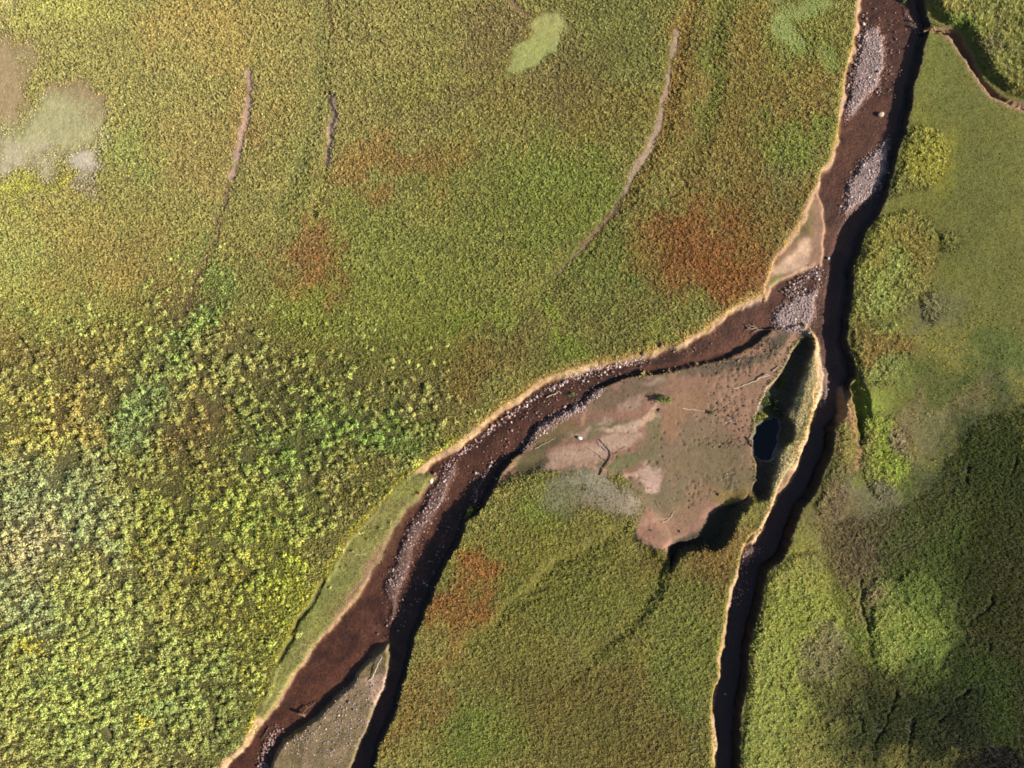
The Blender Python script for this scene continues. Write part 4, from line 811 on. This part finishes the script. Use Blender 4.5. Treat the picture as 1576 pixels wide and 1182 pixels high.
driftwood("driftwood_log", "short grey log above the long slim pale log", "log", [(1188,571),(1192,568),(1197,563)], -1, .14, .08, GREY, None, [([(1191,568),(1195,571)], .06)])
driftwood("driftwood_branch", "crooked pale branch lying in the brown bed by the small bed bush", "branch", [(841,612),(848,608),(854,606),(860,602),(864,606)], -1.5, .08, .04, PALE)
driftwood("driftwood_branch", "pale branch at the western tip of the mud flat", "branch", [(823,690),(832,686),(839,682),(846,679),(855,673)], -1, .08, .04, (200,172,134), None, [([(839,682),(840,676)], .04)])
driftwood("driftwood_branch", "small branch in the mud beside the hoof prints, north of the dark root pile", "branch", [(1116,651),(1124,648),(1134,645)], -1, .06, .04, PALE, None, [([(1124,648),(1128,652)], .04)])
driftwood("driftwood_branch", "antler-like white branch lying on the green terrace left of the western stream", "branch", [(548,853),(554,854),(560,853),(566,850),(573,846)], -.6, .05, .02, (224,222,204), None, [([(560,853),(564,856)], .04), ([(566,850),(564,846)], .03), ([(554,854),(550,857)], .03)])
driftwood("driftwood_log", "long white bent branch at the head of the lower islet", "log", [(567,1047),(573,1043),(578,1032),(583,1020),(588,1011)], -1.1, .07, .05, (226,220,206), [0,.1,.2,.2,.3], [([(588,1011),(585,1008)], .05), ([(588,1011),(592,1013)], .04)])
driftwood("driftwood_branch", "short curved pale branch at the islet edge, left of the long white branch", "branch", [(549,1035),(550,1042),(551,1046)], -1.3, .05, .04, PALE)
driftwood("tree_stump", "dark stump with spread branches stranded in the lower western stream", "stump", [(470,1101),(466,1099),(461,1097)], -1.5, .22, .3, (120,92,74), [.3,.35,.3], [([(466,1098),(472,1090),(480,1086),(486,1080)], .12, [.3,.2,.1,0]), ([(474,1090),(470,1084)], .07, [.2,.3]), ([(470,1101),(472,1096)], .1, [.3,.5])])
driftwood("driftwood_branch", "thin dark branch in the stream at the bottom left", "branch", [(413,1120),(408,1130),(402,1140)], -1.5, .1, .06, DARK)
driftwood("driftwood_branch", "tangle of dark and pale branches in the western stream beside the fork's gravel bar", "branch", [(1188,507),(1178,508),(1167,507),(1159,503),(1150,500)], -1.5, .07, .06, GREY, [0,0,0,.1,.2],
    [([(1167,507),(1160,510),(1157,515)], .1), ([(1159,503),(1160,498)], .08), ([(1162,505),(1152,507),(1147,500)], .12), ([(1155,503),(1147,509)], .08)])
driftwood("driftwood_log", "weathered logs bridging the side gully by the earth mound at the upper right", "log", [(1420,50),(1428,46),(1438,50),(1450,54)], -.6, .2, .14, (140,106,82), [.5,.5,.5,.4], [([(1430,38),(1440,42),(1456,46)], .16, [.5,.5,.4]), ([(1420,50),(1424,44)], .16, [.4,.6]), ([(1436,40),(1442,48)], .12, [.5,.5])])
driftwood("root_wad", "dark root tangle hanging from the bank beside the bright green bush", "roots", [(738,782),(732,777),(726,779),(720,775)], -1.2, .22, .12, DARK, [.5,.4,.3,.2], [([(732,777),(733,770),(732,764)], .09, [.6,.5,.3]), ([(726,779),(720,784),(714,782)], .12), ([(735,780),(743,776),(748,768)], .09, [.6,.5,.5]), ([(728,779),(722,769)], .08)])
driftwood("driftwood_log", "pale branch hanging over the shaded channel above the bright green bush", "log", [(732,787 - 18),(731,773)], -1, .1, .08, PALE, [.5,.5])
driftwood("driftwood_branch", "thin pale root at the south edge of the blue pond", "branch", [(1178,711),(1184,710),(1190,705),(1196,696)], -1.4, .07, .05, (170,150,132), [.3,.3,.3,.4])
driftwood("root_wad", "pile of dark roots where the mud flat meets the pond", "roots", [(1157,688),(1156,680),(1151,676),(1148,672)], -1, .12, .08, DARK, [.1,.2,.1,0], [([(1156,680),(1160,676)], .08), ([(1151,676),(1155,671)], .08), ([(1156,684),(1150,684)], .07)])

# ------------------------------------------------------------------ bushes
def bush(u, v_, ru, rv, hgt, col, label, z=-.9, nl=420, ls=.13, lobes=5):
    x, y = pt(u, v_, z + hgt * .5); zz = float(zat(np.array([x]), np.array([y]))[0]); zz = max(zz, -1.9)
    root = bpy.data.objects.new("bush", None); COL.objects.link(root); root.location = (x, y, zz); tag(root, label, "bush")
    lx = R.normal(0, .38, lobes) * ru * PX; ly = R.normal(0, .38, lobes) * rv * PX; lr = R.uniform(.5, .72, lobes) * min(ru, rv) * PX
    lx[0] = ly[0] = 0
    cc = np.tile(lin(col) * 1.5 / KALB, (lobes, 1)) * np.exp(R.normal(0, .14, (lobes, 1)))
    v, f, c = leaves(lx, ly, np.full(lobes, hgt * .25), lr, np.full(lobes, hgt * .7) * R.uniform(.7, 1.1, lobes), cc, nl // lobes, ls)
    fo = mesh("foliage", v, f, c, M_GRASS); fo.parent = root
    for i in range(min(4, lobes)):
        p_ = np.array([(0, 0, -.1), (lx[i] * .4, ly[i] * .4, hgt * .3), (lx[i] * .9, ly[i] * .9, hgt * .65)]); v, f = tube(p_, [.06, .045, .02], 6)
        s = mesh("stem", v, f, None, M_BARK, True); s.parent = root
    return root
bush(1023,615,9,11,1.1,(98,114,52), "round bright green bush alone on the upper mud flat")
bush(1098,636,4.5,4,.5,(84,96,44), "small dark green bush east of the round bright bush on the mud flat", nl=120, ls=.09)
bush(722,793,7,12,1.3,(94,114,48), "bright green bush clinging to the bank of the western stream beside dark roots", z=-.8)
bush(881,606,5,4.5,.5,(110,128,52), "tiny green bush in the bed of the western stream near the crooked branch", z=-1.5, nl=120, ls=.08)
bush(1168,642,10,9,1.1,(128,128,52), "sunlit yellow-green bush at the corner of the blue pond", z=-1.4)  # sunlight put into the lighter leaf colour
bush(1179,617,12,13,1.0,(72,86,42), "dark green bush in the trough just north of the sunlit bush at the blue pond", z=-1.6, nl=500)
bush(1194,628,9,16,.9,(54,68,36), "deep shaded bush in the trough against the earth wall north of the pond", z=-1.7, nl=450)  # shade of the trough put into the darker leaf colour
bush(1205,592,8,14,.8,(78,88,40), "low dull green bush in the upper trough below the long slim log", z=-1.7, nl=350)
bush(644,759,4,3.5,.5,(186,112,64), "small orange plant on the terrace below the large cream boulder", z=-.6, nl=110, ls=.08)
bush(1392,1,5,4,.6,(90,110,50), "small green bush at the top edge beside the side gully", z=-1.2, nl=100)
